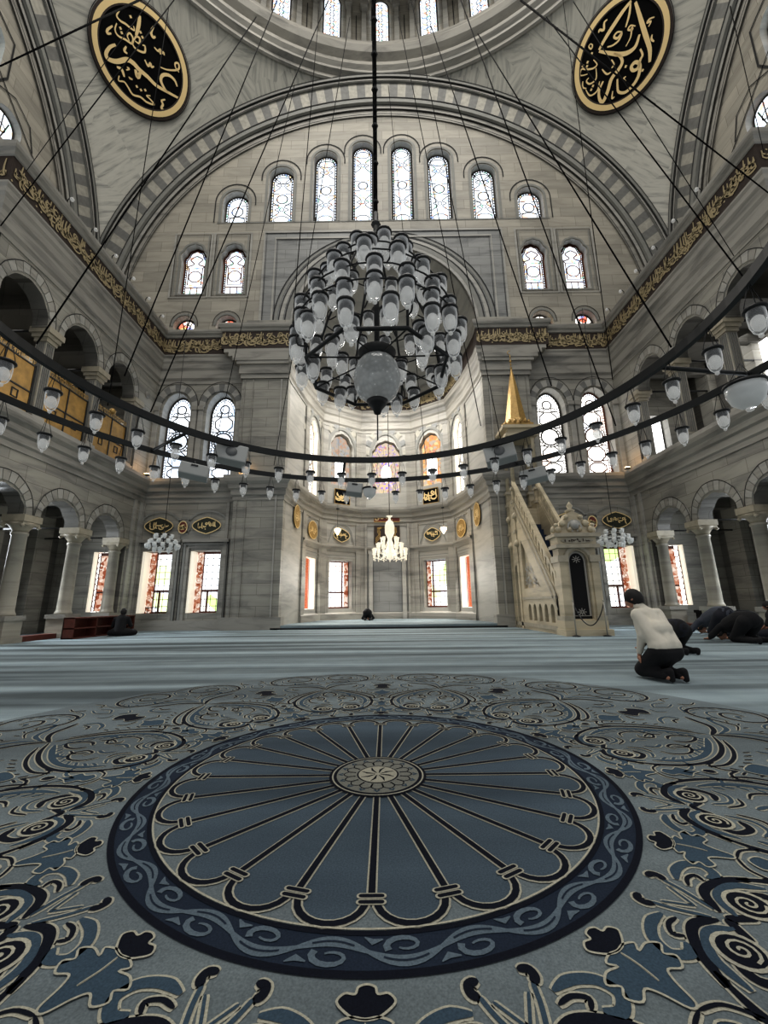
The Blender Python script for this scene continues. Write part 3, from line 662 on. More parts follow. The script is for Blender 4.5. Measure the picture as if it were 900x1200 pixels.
for s, nm in ((-1, 'trim_3'), (1, 'trim_4')):
    mb = MB(); arch_band(mb, (lambda s_: lambda u, v, w: (s_ * (A + w), DC[1] + u * .985, v))(s)); struct(mb, nm, 'wide striped stone arch over the %s side wall' % side[s], 'arch')

# ------------------------------------------------------------------ upper side walls with their windows
for s in (-1, 1):
    fs_ = frYZ(s * (A + .02), s); HS = []
    for c, hw, z0, zt in ((10.9, .5, 17.0, 18.35), (9.6, .62, 18.9, 20.9), (7.4, .6, 18.9, 22.0), (5.2, .6, 18.9, 23.0), (3.2, .6, 18.9, 23.6)):
        HS.append((c, archloop(c, hw, z0, zt - hw, hw, n=10)))
    mb = MB(); mb.poly(rect(-9, 16.1, 12.6, 28.5), [h for _, h in HS], fs_, 'tymp', .4, 'smooth')
    mb.ribbon(list(reversed(archpts(10.9, .95, 17.75, 1.25, n=4))), .05, fs_, 'line', -.03)
    mb.ribbon([(8.1, 24.5), (8.6, 23.2), (9.2, 21.6)] + [(10.45, 20.9), (10.5, 19.3), (10.1, 18.5)], .07, fs_, 'line', -.03)
    mb.ribbon([(9.9, 18.6), (9.9, 19.5), (12.6, 17.0)], .05, fs_, 'line', -.03)
    struct(mb, 'wall_upper_' + side[s], '%s upper side wall above the gallery ledge' % side[s], 'wall')
    for i, (c, h) in enumerate(HS):
        window(h, fs_, .3, 'glass_up', '%s window of the upper %s side wall, counted from the back' % (ORD[i], side[s]), 'tracery', 'lancet' if i else 'fan')

# ------------------------------------------------------------------ pendentives, drum and dome
for sx in (-1, 1):
    for sy in (1, -1):
        if sy < 0: continue
        Rs = A * sqrt(2); mb = MB(); NZ, NA = 40, 24; vs = []; fs = []
        for j in range(NZ + 1):
            z = ZC + .3 + (A - .3) * (j / NZ) ** .9 * .9999; rho = sqrt(Rs * Rs - (z - ZC) ** 2)
            a0 = math.asin(min(1, sqrt(max(0, rho * rho - A * A)) / rho)); a1 = pi / 2 - a0
            for k in range(NA + 1):
                a = a0 + (a1 - a0) * k / NA; vs.append((sx * rho * sin(a), DC[1] + sy * rho * cos(a), z))
        for j in range(NZ):
            for k in range(NA): o = j * (NA + 1) + k; fs.append((o, o + 1, o + NA + 2, o + NA + 1))
        mb.add(vs, fs, 'pend', True)
        uvpend(struct(mb, 'ceiling_pendentive_' + side[sx], '%s curved pendentive faced with streaky grey marble' % side[sx], 'pendentive'), sx)
mb = MB(); prof = [(A - .02, 27.25), (A - .12, 27.3), (A - .12, 27.5), (A - .35, 27.6), (A - .35, 27.75), (A - .5, 27.9), (A - .45, 28.2), (A - .1, 28.5), (A - .1, 28.7), (A - .45, 28.9), (A - .6, 29.15), (A - .55, 29.5), (A - .1, 29.7), (A - .1, 29.9), (A + .45, 30.1), (A + .45, 30.6)]
def ringlathe(mb, prof, m, n=128, smooth=False):
    vs = []; fs = []
    for r_, z in prof:
        for k in range(n): a = TAU * k / n; vs.append((DC[0] + r_ * cos(a), DC[1] + r_ * sin(a), z))
    for j in range(len(prof) - 1):
        for k in range(n): fs.append((j * n + k, j * n + (k + 1) % n, (j + 1) * n + (k + 1) % n, (j + 1) * n + k))
    mb.add(vs, fs, m, smooth)
ringlathe(mb, prof, 'mould'); 
struct(mb, 'trim_5', 'circular moulded cornice at the foot of the dome', 'cornice')
mb = MB(); ringlathe(mb, [(A + .45, 30.6), (A + .45, 36.0)] + [((A + .45) * cos(t * pi / 2 / 10), 36.0 + 9 * sin(t * pi / 2 / 10)) for t in range(1, 10)] + [(.05, 45)], 'tymp', 96, True)
struct(mb, 'ceiling_dome', 'inside of the great stone dome', 'dome')
mb = MB(); RD_ = A + .40
for k in range(-8, 9):
    a = RD(11.25 * (k + .5)); c_, s_ = cos(a), sin(a)
    fr = (lambda s1, c1: lambda u, v, w: (DC[0] + s1 * (RD_ + w) + c1 * u, DC[1] + c1 * (RD_ + w) - s1 * u, v))(s_, c_)
    for x in (-.42, .42):
        for (p, q) in ((-.16, -.30), (.16, -.30)): pass
        mb.box((0, 0, 0), (.01, .01, .01), 'mould', Matrix.Translation(fr(x, 31, 0)))
        mb.add([fr(x - .14, 30.7, 0), fr(x - .14, 30.7, -.25), fr(x + .14, 30.7, -.25), fr(x + .14, 30.7, 0), fr(x - .12, 33.6, 0), fr(x - .12, 33.6, -.22), fr(x + .12, 33.6, -.22), fr(x + .12, 33.6, 0)], [(0, 1, 5, 4), (1, 2, 6, 5), (2, 3, 7, 6)], 'smooth')
        mb.add([fr(x - .2, 33.6, 0), fr(x - .2, 33.6, -.32), fr(x + .2, 33.6, -.32), fr(x + .2, 33.6, 0), fr(x - .2, 33.9, 0), fr(x - .2, 33.9, -.32), fr(x + .2, 33.9, -.32), fr(x + .2, 33.9, 0)], [(0, 1, 5, 4), (1, 2, 6, 5), (2, 3, 7, 6), (0, 1, 2, 3), (4, 5, 6, 7)], 'mould')
    mb.ribbon([(0, 31.2), (0, 33.2)], .05, fr, 'line', -.02)
for k in range(-8, 9):
    a = RD(11.25 * k); fr = (lambda s1, c1: lambda u, v, w: (DC[0] + s1 * (RD_ + w) + c1 * u, DC[1] + c1 * (RD_ + w) - s1 * u, v))(sin(a), cos(a))
    for j in range(13):
        t0, t1 = pi * j / 13, pi * (j + 1) / 13
        mb.add([fr(r_ * cos(t), 33.9 + r_ * sin(t), -.26) for r_, t in ((.75, t0), (.75, t1), (1.15, t1), (1.15, t0))] + [fr(.75 * cos(t), 33.9 + .75 * sin(t), 0) for t in (t0, t1)], [(0, 1, 2, 3), (0, 1, 5, 4)], ('vous_l', 'vous_d')[j % 2])
struct(mb, 'trim_6', 'small pilasters and striped arches between the dome windows', 'moulding')
for k in range(-4, 5):
    a = RD(11.25 * k); fr = (lambda s1, c1: lambda u, v, w: (DC[0] + s1 * (RD_ + w) + c1 * u, DC[1] + c1 * (RD_ + w) - s1 * u, v))(sin(a), cos(a))
    window(archloop(0, .5, 31.0, 33.7, .6, n=10), fr, -.06, 'glass_up', 'arched window at the foot of the dome, ' + ('straight above the mihrab' if k == 0 else '%s %s of the middle one' % (ORD[abs(k) - 1], side[1 if k > 0 else -1])), 'tracery', 'star')
# ------------------------------------------------------------------ niche (apse) walls
segs = list(zip(V[:-1], V[1:]))
def seg_frame(a, b):
    a, b = Vector((*a, 0)), Vector((*b, 0)); d = (b - a).normalized(); n = Vector((d.y, -d.x, 0))   # room on the right
    L = (b - a).length; return L, frP(a, d, (0, 0, 1), n)
mb = MB(); wins = []
for i, (a, b) in enumerate(segs):
    L, fr = seg_frame(a, b); holes = []
    if i in (1, 5):
        lo = rect(L / 2 - .52, L / 2 + .52, .68, 3.0); up = archloop(L / 2, .45, 6.05, 8.9, .95, foils=5, bulge=.2); holes = [lo, up]
    if i in (2, 4):
        lo = rect(L / 2 - .63, L / 2 + .63, .68, 3.03); up = archloop(L / 2, .62, 6.95, 8.9, .95, foils=5, bulge=.2); holes = [lo, up]
    if i == 3: up = archloop(L / 2, .78, 6.7, 8.6, 1.1, foils=5, bulge=.2); lo = None; holes = [up]
    mb.poly(rect(0, L, .0, 13.0), holes, fr, 'smooth', .35, 'jamb' if i in (1, 5) else 'smooth')
    if holes: wins.append((i, L, fr, lo, up))
# pilasters, panels and window frames of the niche
for i, (a, b) in enumerate(segs):
    L, fr = seg_frame(a, b)
    for x in ((0.0, L) if 0 < i < 6 else ()):
        for q, w_ in ((.09, .09), (.24, .07)):
            xx = q if x == 0 else L - q
            mb.add([fr(xx - w_, .14, 0), fr(xx - w_, .14, -.08), fr(xx + w_, .14, -.08), fr(xx + w_, .14, 0), fr(xx - w_, 5.0, 0), fr(xx - w_, 5.0, -.08), fr(xx + w_, 5.0, -.08), fr(xx + w_, 5.0, 0)], [(0, 1, 5, 4), (1, 2, 6, 5), (2, 3, 7, 6)], 'mould')
            mb.add([fr(xx - w_, 5.9, 0), fr(xx - w_, 5.9, -.08), fr(xx + w_, 5.9, -.08), fr(xx + w_, 5.9, 0), fr(xx - w_, 10.1, 0), fr(xx - w_, 10.1, -.08), fr(xx + w_, 10.1, -.08), fr(xx + w_, 10.1, 0)], [(0, 1, 5, 4), (1, 2, 6, 5), (2, 3, 7, 6)], 'mould')
    if i in (1, 2, 4, 5):
        for d in (.1, .24): mb.ribbon([(L / 2 - .64 - d, .5), (L / 2 - .64 - d, 3.03 + d), (L / 2 + .64 + d, 3.03 + d), (L / 2 + .64 + d, .5)], .09, fr, 'mould' if d < .2 else 'arch_g', -.06)
        mb.ribbon([(L / 2 - .75, 3.9)] + list(reversed(archpts(L / 2, .62, 4.25, .65, n=12))) + [(L / 2 + .75, 3.9)], .06, fr, 'arch_g', -.05)
    if i in (1, 2, 3, 4, 5):
        w_ = .62
        mb.ribbon(list(reversed(archpts(L / 2, .85, 8.75, 1.4, n=12))), .16, fr, 'arch_g', -.05)
        for k in range(9):
            t = pi * (k + .5) / 9; mb.ribbon([(L / 2 + .9 * cos(t), 8.75 + 1.45 * sin(t)), (L / 2 + 1.25 * cos(t), 8.75 + 1.8 * sin(t))], .3, fr, ('vous_l', 'cool')[k % 2], -.04)
struct(mb, 'wall_niche', 'five-sided marble wall of the mihrab niche', 'wall')
for i, L, fr, lo, up in wins:
    sd = side[-1 if i < 3 else 1]
    if i == 3: window(up, fr, .25, 'glass_beige', 'purple and gold stained window above the mihrab', 'tracery_l', 'rays'); g = MB(); g.poly([(L / 2 + .27 * cos(TAU * k / 16), 7.85 + .5 * sin(TAU * k / 16)) for k in range(16)], [], fr, 'glass_white', 0, off=.2); g.build('clear_pane', bpy.data.objects['window_%d' % WN[0]]); g = MB(); [g.poly([(L / 2 + .36 * cos(TAU * k / 16), zc + .34 * sin(TAU * k / 16)) for k in range(16)], [], fr, 'glass_purple', 0, off=.205) for zc in (7.25, 8.55)]; g.build('purple_pane', bpy.data.objects['window_%d' % WN[0]]); continue
    if i in (1, 5):
        window(up, fr, .25, 'glass_warm', 'tall pale stained window on the %s side of the niche' % sd, 'tracery_l', 'big')
        r = window(lo, fr, .33, 'glass_warm', 'lower %s side window of the niche with orange carved shutter' % sd, 'tracery_r', 'none')
        g = MB(); x0, x1 = (L / 2 - .5, L / 2 + .22) if i == 1 else (L / 2 - .22, L / 2 + .5)
        g.add([fr(x, z, w_) for w_ in (.2, .25) for x, z in ((x0, .7), (x1, .7), (x1, 2.98), (x0, 2.98))], [(0, 1, 2, 3), (4, 5, 6, 7), (0, 1, 5, 4), (1, 2, 6, 5), (2, 3, 7, 6), (3, 0, 4, 7)], 'shutter_o')
        for k in range(9):
            for xx in ((x0 * 2 + x1) / 3, (x0 + 2 * x1) / 3):
                g.ribbon([(xx + .1 * cos(TAU * t / 6), .85 + k * .25 + .1 * sin(TAU * t / 6)) for t in range(6)], .03, fr, 'shutline', .19, closed=True)
        g.build('shutter', r)
    else:
        window(up, fr, .25, 'glass_grey' if i == 2 else 'glass_orange', '%s stained window %s of the purple one in the niche' % ('beige fretted' if i == 2 else 'orange', sd), 'tracery_l', 'rays')
        g = MB(); g.poly(rect(L / 2 - .3, L / 2 + .3, 7.3, 8.6), [], fr, 'glass_white', 0, off=.2)
        r = bpy.data.objects['window_%d' % WN[0]]; g.build('clear_pane', r)
        r = window(lo, fr, .33, 'glass_gar' if i == 4 else 'glass_warm', 'lower %s window of the niche beside the mihrab with grid panes' % sd, 'tracery', 'grid')
        g = MB(); e = .28
        for (x0, z0, x1, z1) in ((L / 2 - .6, 1.42, L / 2 + .6, 1.5), (L / 2 - .6, .68, L / 2 + .6, .76), (L / 2 - .6, 2.95, L / 2 + .6, 3.02), (L / 2 + (.2 if i == 2 else -.28), .7, L / 2 + (.28 if i == 2 else -.2), 3.0)):
            g.poly(rect(x0, x1, z0, z1), [], fr, 'wood', .03, off=e)
        g.build('wood_frame', r)
        g = MB(); x0, x1 = (L / 2 + .32, L / 2 + .54) if i == 2 else (L / 2 - .54, L / 2 - .32); g.poly(rect(x0, x1, .75, 2.96), [], fr, 'shutter', .03, off=.22); g.build('shutter', r)
# half dome of the niche
mb = MB(); vs = []; fs = []; NA, NE = 28, 12
for j in range(NE + 1):
    e = pi / 2 * j / NE
    for k in range(NA + 1): a = pi * k / NA; vs.append((4.05 * cos(a) * cos(e), 15.6 + 5.4 * sin(a) * cos(e), 12.7 + 4.4 * sin(e)))
for j in range(NE):
    for k in range(NA): o = j * (NA + 1) + k; fs.append((o, o + 1, o + NA + 2, o + NA + 1))
mb.add(vs, fs, 'smooth', True); struct(mb, 'ceiling_niche', 'pale marble half dome of the mihrab niche', 'half dome')
# mihrab: framed recess, tablet
mb = MB(); fm = frXZ(21.0)
mb.box((-.72, 20.93, .14), (.72, 20.98, 3.2), 'cool')
for x in (-.85, .85): mb.box((x - .1, 20.8, .14), (x + .1, 20.995, 3.5), 'smooth'); mb.box((x * 1.3 - .05, 20.82, .14), (x * 1.3 + .05, 20.99, 5.0), 'mould')
mb.box((-1.0, 20.84, 3.4), (1.0, 20.99, 3.6), 'mould')
struct(mb, 'trim_7', 'plain grey marble mihrab recess with slim side posts', 'mihrab')

def scribble(mb, fr, x0, x1, z0, z1, m, off, n, w, rnd):
    """flowing thuluth-like letters: uprights, bowls, loops and dots"""
    H = z1 - z0
    for k in range(n):
        x = x0 + (x1 - x0) * (k + rnd.random() * .6 + .2) / n; q = rnd.random(); zb = z0 + H * rnd.uniform(.12, .45)
        if q < .34:
            zt = z0 + H * rnd.uniform(.78, .96); P = [(x, zt), (x - .02 * H, (zt + zb) / 2), (x + .03 * H, zb), (x + .14 * H, zb - .03 * H)]
        elif q < .7:
            r_ = H * rnd.uniform(.14, .3); zc = z0 + H * rnd.uniform(.3, .7); P = [(x + r_ * cos(t), zc + .7 * r_ * sin(t)) for t in [2.6 + i * .62 for i in range(7)]]
        elif q < .86:
            r_ = H * .1; zc = z0 + H * rnd.uniform(.25, .8); P = [(x + r_ * cos(t), zc + r_ * sin(t)) for t in [i * .9 for i in range(8)]] + [(x + r_ * 3, zc - r_)]
        else:
            zc = z0 + H * rnd.uniform(.35, .6); L = H * rnd.uniform(.5, 1.0); P = [(x - L / 2, zc + .12 * H), (x, zc - .05 * H), (x + L / 2, zc + .05 * H)]
        Q = spline(P, 3); P_ = [(max(x0, min(x1, p[0])), max(z0, min(z1, p[1]))) for p in Q]; N_ = len(P_)
        mb.ribbon(P_, [w * (.55 + .75 * sin(pi * (i + .5) / N_)) for i in range(N_)], fr, m, off)
        if k % 3 == 0: d = (x + H * rnd.uniform(-.1, .1), z0 + H * rnd.uniform(.08, .9)); mb.disc(d, w * .8, fr, m, off, 4)

# ------------------------------------------------------------------ cornices all round
PIER = [(-6.0, 15.6), (-6.0, 15.25), (-4.05, 15.25)]
HALL = [(-13.3, YS), (-W, YS), (-W, 15.6)] + PIER + V + [(-x, y) for x, y in reversed(PIER)] + [(W, 15.6), (W, YS), (13.3, YS)]
PB = [(-6.7, 15.6), (-6.7, 15.2), (-4.05, 15.2)]
HALL3 = [(-13.3, YS), (-W, YS), (-W, 15.6)] + PB + V + [(-x, y) for x, y in reversed(PB)] + [(W, 15.6), (W, YS), (13.3, YS)]
HALL2 = HALL
mb = MB(); sweep(mb, HALL, [(0, 4.9), (.04, 4.9), (.04, 5.05), (.1, 5.1), (.1, 5.3), (.18, 5.35), (.2, 5.5), (.3, 5.6), (.34, 5.72), (.34, 5.85), (0, 5.9)], 'mould')
struct(mb, 'trim_8', 'moulded cornice between the arcade and the gallery', 'cornice')
mb = MB(); sweep(mb, HALL2, [(0, 10.15), (.03, 10.15), (.03, 10.3), (.09, 10.4), (.09, 10.75), (.14, 10.85), (.16, 11.05), (.2, 11.15), (.2, 11.3), (.24, 11.38), (.24, 11.44), (.2, 11.46)], 'mould')
sweep(mb, HALL3, [(.2, 11.44), (.2, 12.28)], 'brown')
sweep(mb, HALL3, [(.2, 12.26), (.24, 12.28), (.26, 12.36), (.32, 12.42), (.34, 12.5), (.34, 12.6), (-.2, 12.62)], 'mould')
struct(mb, 'trim_9', 'deep moulded ledge with the inscription band round the hall', 'cornice')
sweepp = MB()
rnd = random.Random(3); seg_names = []
PTS = HALL
def band_on(a, b, n, lab):
    mb = MB(); av, bv = Vector((*a, 0)), Vector((*b, 0)); d = (bv - av).normalized(); nn = Vector((d.y, -d.x, 0)); L = (bv - av).length
    fr = frP(av + nn * .21, d, (0, 0, 1), nn)
    for rr in range(2): scribble(mb, fr, -.1, L + .1, 11.47, 12.26, 'bandlet', -.006 - .004 * rr, int(n * 1.25), .042, rnd)
    tag(mb.build('inscription_band'), lab, 'inscription')
band_on((-W, YS), (-W, 15.6), 64, 'gilded calligraphy band along the left side wall below the ledge')
band_on((W, 15.6), (W, YS), 64, 'gilded calligraphy band along the right side wall below the ledge')
band_on((-W, 15.6), (-6.7, 15.6), 34, 'gilded calligraphy band on the back wall over the left windows')
band_on((6.7, 15.6), (W, 15.6), 34, 'gilded calligraphy band on the back wall over the right windows')
band_on((-6.8, 15.2), (-4.0, 15.2), 26, 'gilded calligraphy on the left pier beside the niche')
band_on((4.0, 15.2), (6.8, 15.2), 26, 'gilded calligraphy on the right pier beside the niche')
band_on((-13.3, YS), (-W, YS), 16, 'gilded calligraphy on the left ledge return')
band_on((W, YS), (13.3, YS), 16, 'gilded calligraphy on the right ledge return')
for i, nm in ((1, 'left flank'), (2, 'left slanting face'), (3, 'middle face'), (4, 'right slanting face'), (5, 'right flank')):
    band_on(V[i], V[i + 1], 24, 'gilded calligraphy band high on the %s of the niche' % nm)
# niche lower string course, door jambs
mb = MB(); sweep(mb, V[1:-1], [(0, 3.45), (.05, 3.5), (.1, 3.62), (.16, 3.7), (.16, 3.78), (0, 3.82)], 'mould'); sweep(mb, V[1:-1], [(0, .14), (.11, .14), (.11, .42), (.03, .5), (0, .5)], 'mould')
struct(mb, 'trim_10', 'string course and plinth inside the niche', 'moulding')

# ------------------------------------------------------------------ piers flanking the niche
for s in (-1, 1):
    mb = MB(); x = sorted((s * 4.05, s * 6.0)); mb.box((x[0], 15.25, 0), (x[1], 15.62, 13.0), 'wall')
    mb.box((x[0] - .12, 15.13, 0), (x[1] + .12, 15.62, .45), 'mould')
    # flaring capital under the band
    for k, (e, z0, z1) in enumerate(((.06, 10.15, 10.35), (.12, 10.35, 10.75), (.22, 10.75, 10.9), (.4, 10.9, 11.1), (.58, 11.1, 11.28), (.78, 11.28, 11.47))):
        mb.box((x[0] - (e if s < 0 else 0), 15.25 - min(e, .26) * .83 - .03, z0), (x[1] + (e if s > 0 else 0), 15.61, z1), 'mould')
    xe = s * 4.3; mb.box((min(xe, xe + s * .06), 15.19, .4), (max(xe, xe + s * .06), 15.27, 10.1), 'smooth')
    for xe in (5.85, 5.5): mb.box((min(s * xe, s * (xe + .03)), 15.2, .4), (max(s * xe, s * (xe + .03)), 15.27, 10.1), 'mould')
    struct(mb, 'wall_pier_' + side[s], '%s marble pier beside the mihrab niche' % side[s], 'pier')

# ------------------------------------------------------------------ details on the back wall
mb = MB()
for s in (-1, 1):
    for c in (8.95, 7.07):
        for e, w_, m_ in ((.12, .12, 'mould'), (.24, .09, 'arch_g'), (.31, .03, 'line')):
            mb.ribbon([(s * c - .58 - e, .35), (s * c - .58 - e, 2.98 + e), (s * c + .58 + e, 2.98 + e), (s * c + .58 + e, .35)], w_, f, m_, -.05)
        mb.box((s * c - .9, D - .14, 3.3), (s * c + .9, D, 3.42), 'mould')
        mb.ribbon([(s * c - .8, 3.62)] + list(reversed(archpts(s * c, .78, 4.0, .55, n=14))) + [(s * c + .8, 3.62)], .07, f, 'arch_g', -.04)
    mb.ribbon([(s * 8.0 + .25 * cos(t), 3.98 + .33 * sin(t)) for t in [TAU * i / 16 for i in range(16)]], .05, f, 'arch_g', -.04, closed=True)
    mb.box((min(s * 6.1, s * 9.72), D - .1, 0), (max(s * 6.1, s * 9.72), D + .01, .35), 'mould')
    for x_ in (6.25, 9.62): mb.box((min(s * x_, s * (x_ + .12)), D - .08, .3), (max(s * x_, s * (x_ + .12)), D, 4.9), 'mould')
    for c in (8.83, 6.96):
        # stone arch over the tall windows
        n = 11
        for k in range(n):
            t0, t1 = pi * k / n, pi * (k + 1) / n
            q = [(s * c + r_ * cos(t), 9.05 + r_ * 1.15 * sin(t)) for r_, t in ((.66, t0), (.66, t1), (.92, t1), (.92, t0))]
            mb.poly(q, [], f, ('vous_l', 'vous_d')[k % 2] if k % 2 else 'smooth', .08, off=-.08)
        for x_ in ((-.8, .8) if c > 8 else (-.8, .8)): mb.box((s * c + x_ - .1, D - .1, 5.9), (s * c + x_ + .1, D, 8.9), 'smooth'); mb.box((s * c + x_ - .12, D - .14, 8.9), (s * c + x_ + .12, D, 9.08), 'mould')
        mb.ribbon(list(reversed(archpts(s * c, .925, 9.05, 1.15, n=14))), .03, f, 'line', -.085)
struct(mb, 'trim_11', 'window surrounds and stone arches on the back wall', 'moulding')
def emblem(c, rx, rz, fr, lab, m1='greenpan', pointed=True, seed=1, rim='goldlet'):
    mb = MB(); n = 24
    sh = lambda k: (c[0] + rx * cos(TAU * k / n) * (1 if not pointed else (.82 + .18 * abs(cos(TAU * k / n)))), c[1] + rz * sin(TAU * k / n) * (1 if not pointed else (1 - .25 * abs(cos(TAU * k / n)))))
    P = [sh(k) for k in range(n)]
    mb.poly(P, [], fr, m1, .04, off=-.08); mb.ribbon(P, .035, fr, rim, -.09, closed=True)
    rn = random.Random(seed)
    scribble(mb, fr, c[0] - rx * .68, c[0] + rx * .68, c[1] - rz * .55, c[1] + rz * .55, 'goldlet', -.095, 9, .035, rn)
    return tag(mb.build('calligraphy_medallion'), lab, 'medallion')
for s in (-1, 1):
    for c, l in ((8.98, 'nearer the corner'), (7.1, 'nearer the pier')):
        emblem((s * c, 3.96), .56, .33, f, 'dark oval calligraphy plaque over the %s lower window %s' % (side[s], l), seed=int(c * 10) + s)
    emblem((s * 8.03, 3.9), .17, .24, f, 'small red oval plaque between the %s lower windows' % side[s], 'redpan', False, 5 + s)
for i, l in ((1, 'left flank'), (2, 'left slanting face'), (4, 'right slanting face'), (5, 'right flank')):
    L, fr = seg_frame(*segs[i]); emblem((L / 2, 4.3), .46 if i in (2, 4) else .5, .34 if i in (2, 4) else .42, fr, 'gilt oval calligraphy plaque on the %s of the niche' % l, 'gold' if i in (1, 5) else 'greenpan', i in (2, 4), 20 + i)
    if i in (2, 4):
        mb = MB(); mb.poly(rect(L / 2 - .44, L / 2 + .44, 5.93, 6.72), [], fr, 'blackm', .05, off=-.1); mb.ribbon(rect(L / 2 - .44, L / 2 + .44, 5.93, 6.72), .04, fr, 'gold', -.11, closed=True)
        scribble(mb, fr, L / 2 - .38, L / 2 + .38, 5.98, 6.68, 'goldlet', -.115, 7, .06, random.Random(i))
        tag(mb.build('calligraphy_plaque'), 'square black panel with gold letters under the %s niche window' % ('beige' if i == 2 else 'orange'), 'panel')
for i, l in ((0, 'left'), (6, 'right')):
    L, fr = seg_frame(*segs[i]); emblem((L * (.6 if i == 0 else .4), 4.55), .36, .5, fr, 'tall gilt oval plaque on the %s reveal of the niche' % l, 'gold', False, 40 + i)
mb = MB(); fm = frXZ(20.95); mb.poly(rect(-.68, .68, 5.1, 5.62), [], fm, 'redpan', .06, off=-.06); mb.ribbon(rect(-.68, .68, 5.1, 5.62), .05, fm, 'gold', -.07, closed=True); scribble(mb, fm, -.6, .6, 5.15, 5.57, 'goldlet', -.075, 9, .035, random.Random(9))
tag(mb.build('calligraphy_plaque'), 'red tablet with gold letters over the mihrab', 'panel')
mb = MB(); mb.poly(rect(-.68, .68, 3.9, 4.9), [], fm, 'brown', .06, off=-.06)
for s in (-1, 1):
    for q in range(3): mb.ribbon(spline([(s * .6, 4.0 + q * .1), (s * .35, 4.3 + q * .12), (s * .5, 4.6 + q * .08), (s * .15, 4.8), (0, 4.5 + q * .1)], 4), .035, fm, 'gold', -.07)
tag(mb.build('mihrab_hood'), 'dark gilded stalactite panel over the mihrab recess', 'panel')
# ------------------------------------------------------------------ side walls: arcade below, gallery above
LOWC = [9.73, 11.68, 13.63]; LOWCOL = [8.75, 10.7, 12.65, 14.6]; GALC = [9.33, 11.38, 13.38]; GALCOL = [10.35, 12.38, 14.42]
def arcade(mb, f, centers, hw, zs, rise, ztop, foils, bulge, tail=None, zlow=0):
    o = [(YS, zs)]
    for c in centers: o += list(reversed(archpts(c, hw, zs, rise, foils=foils, bulge=bulge)))
    if tail: o += [(tail, zs), (tail, zlow), (D, zlow)]
    else: o += [(D, zs)]
    o += [(D, ztop), (YS, ztop)]
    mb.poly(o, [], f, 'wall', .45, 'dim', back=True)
    for c in centers:
        L = list(reversed(archpts(c, hw + .01, zs, rise, foils=foils, bulge=bulge)))
        n = 13
        for k in range(n):
            t0, t1 = pi * k / n + .012, pi * (k + 1) / n - .012
            q = [(c + (hw + .04 + e * .22) * cos(t), zs + .03 + (rise + .07 + e * .28) * sin(t)) for e, t in ((0, t0), (0, t1), (1, t1), (1, t0))]
            mb.poly(q, [], f, 'smooth' if k % 2 else 'mould', .03, off=-.03)
        mb.ribbon(list(reversed(archpts(c, hw + .255, zs + .03, rise + .37, foils=5, bulge=.06))), .025, f, 'line', -.035)
def column(name_label, s, proto=[None]):
    r = thing('column', name_label, 'column', group='%s arcade columns' % side[s])
    mb = MB(); mb.box((-.31, -.31, 0), (.31, .31, .14), 'column'); mb.box((-.27, -.27, .14), (.27, .27, .58), 'column'); mb.box((-.31, -.31, .56), (.31, .31, .68), 'mould'); mb.build('plinth', r)
    mb = MB(); mb.lathe([(.22, .68), (.23, .72), (.205, .77), (.19, .82), (.168, 2.78), (.195, 2.8), (.195, 2.86), (.165, 2.88)], 'column', n=24); mb.build('shaft', r)
    mb = MB(); mb.lathe([(.17, 2.88), (.19, 2.94), (.25, 3.02), (.33, 3.12)], 'capstone', n=24); mb.box((-.31, -.29, 3.14), (.31, .29, 3.32), 'capstone'); mb.box((-.28, -.27, 3.06), (.28, .27, 3.14), 'capstone')
    for a in (-1, 1):
        for b in (-1, 1): mb.lathe([(.0, -.06), (.06, 0), (.0, .06)], 'capstone', (a * .26, b * .26, 3.03), 8)
    mb.build('capital', r); return r
def gcolumn(lab, s):
    r = thing('gallery_column', lab, 'column', group='%s gallery columns' % side[s])
    mb = MB(); mb.box((-.2, -.2, 5.86), (.2, .2, 6.12), 'mould'); mb.build('base', r)
    mb = MB(); mb.box((-.15, -.15, 6.12), (.15, .15, 8.4), 'column')
    for k in range(4):
        for q in (-.155, .155): mb.box((-.11 + k * .062, q - .012, 6.2), (-.08 + k * .062, q + .012, 8.34), 'vous_d'); mb.box((q - .012, -.11 + k * .062, 6.2), (q + .012, -.08 + k * .062, 8.34), 'vous_d')
    mb.build('shaft', r)
    mb = MB(); mb.box((-.19, -.19, 8.38), (.19, .19, 8.5), 'capstone'); mb.box((-.24, -.24, 8.5), (.24, .24, 8.62), 'capstone'); mb.box((-.3, -.28, 8.62), (.3, .28, 8.8), 'capstone'); mb.build('capital', r)
    return r
PL = ['nearest the back wall', 'second from the back wall', 'third from the back wall', 'fourth from the back wall']
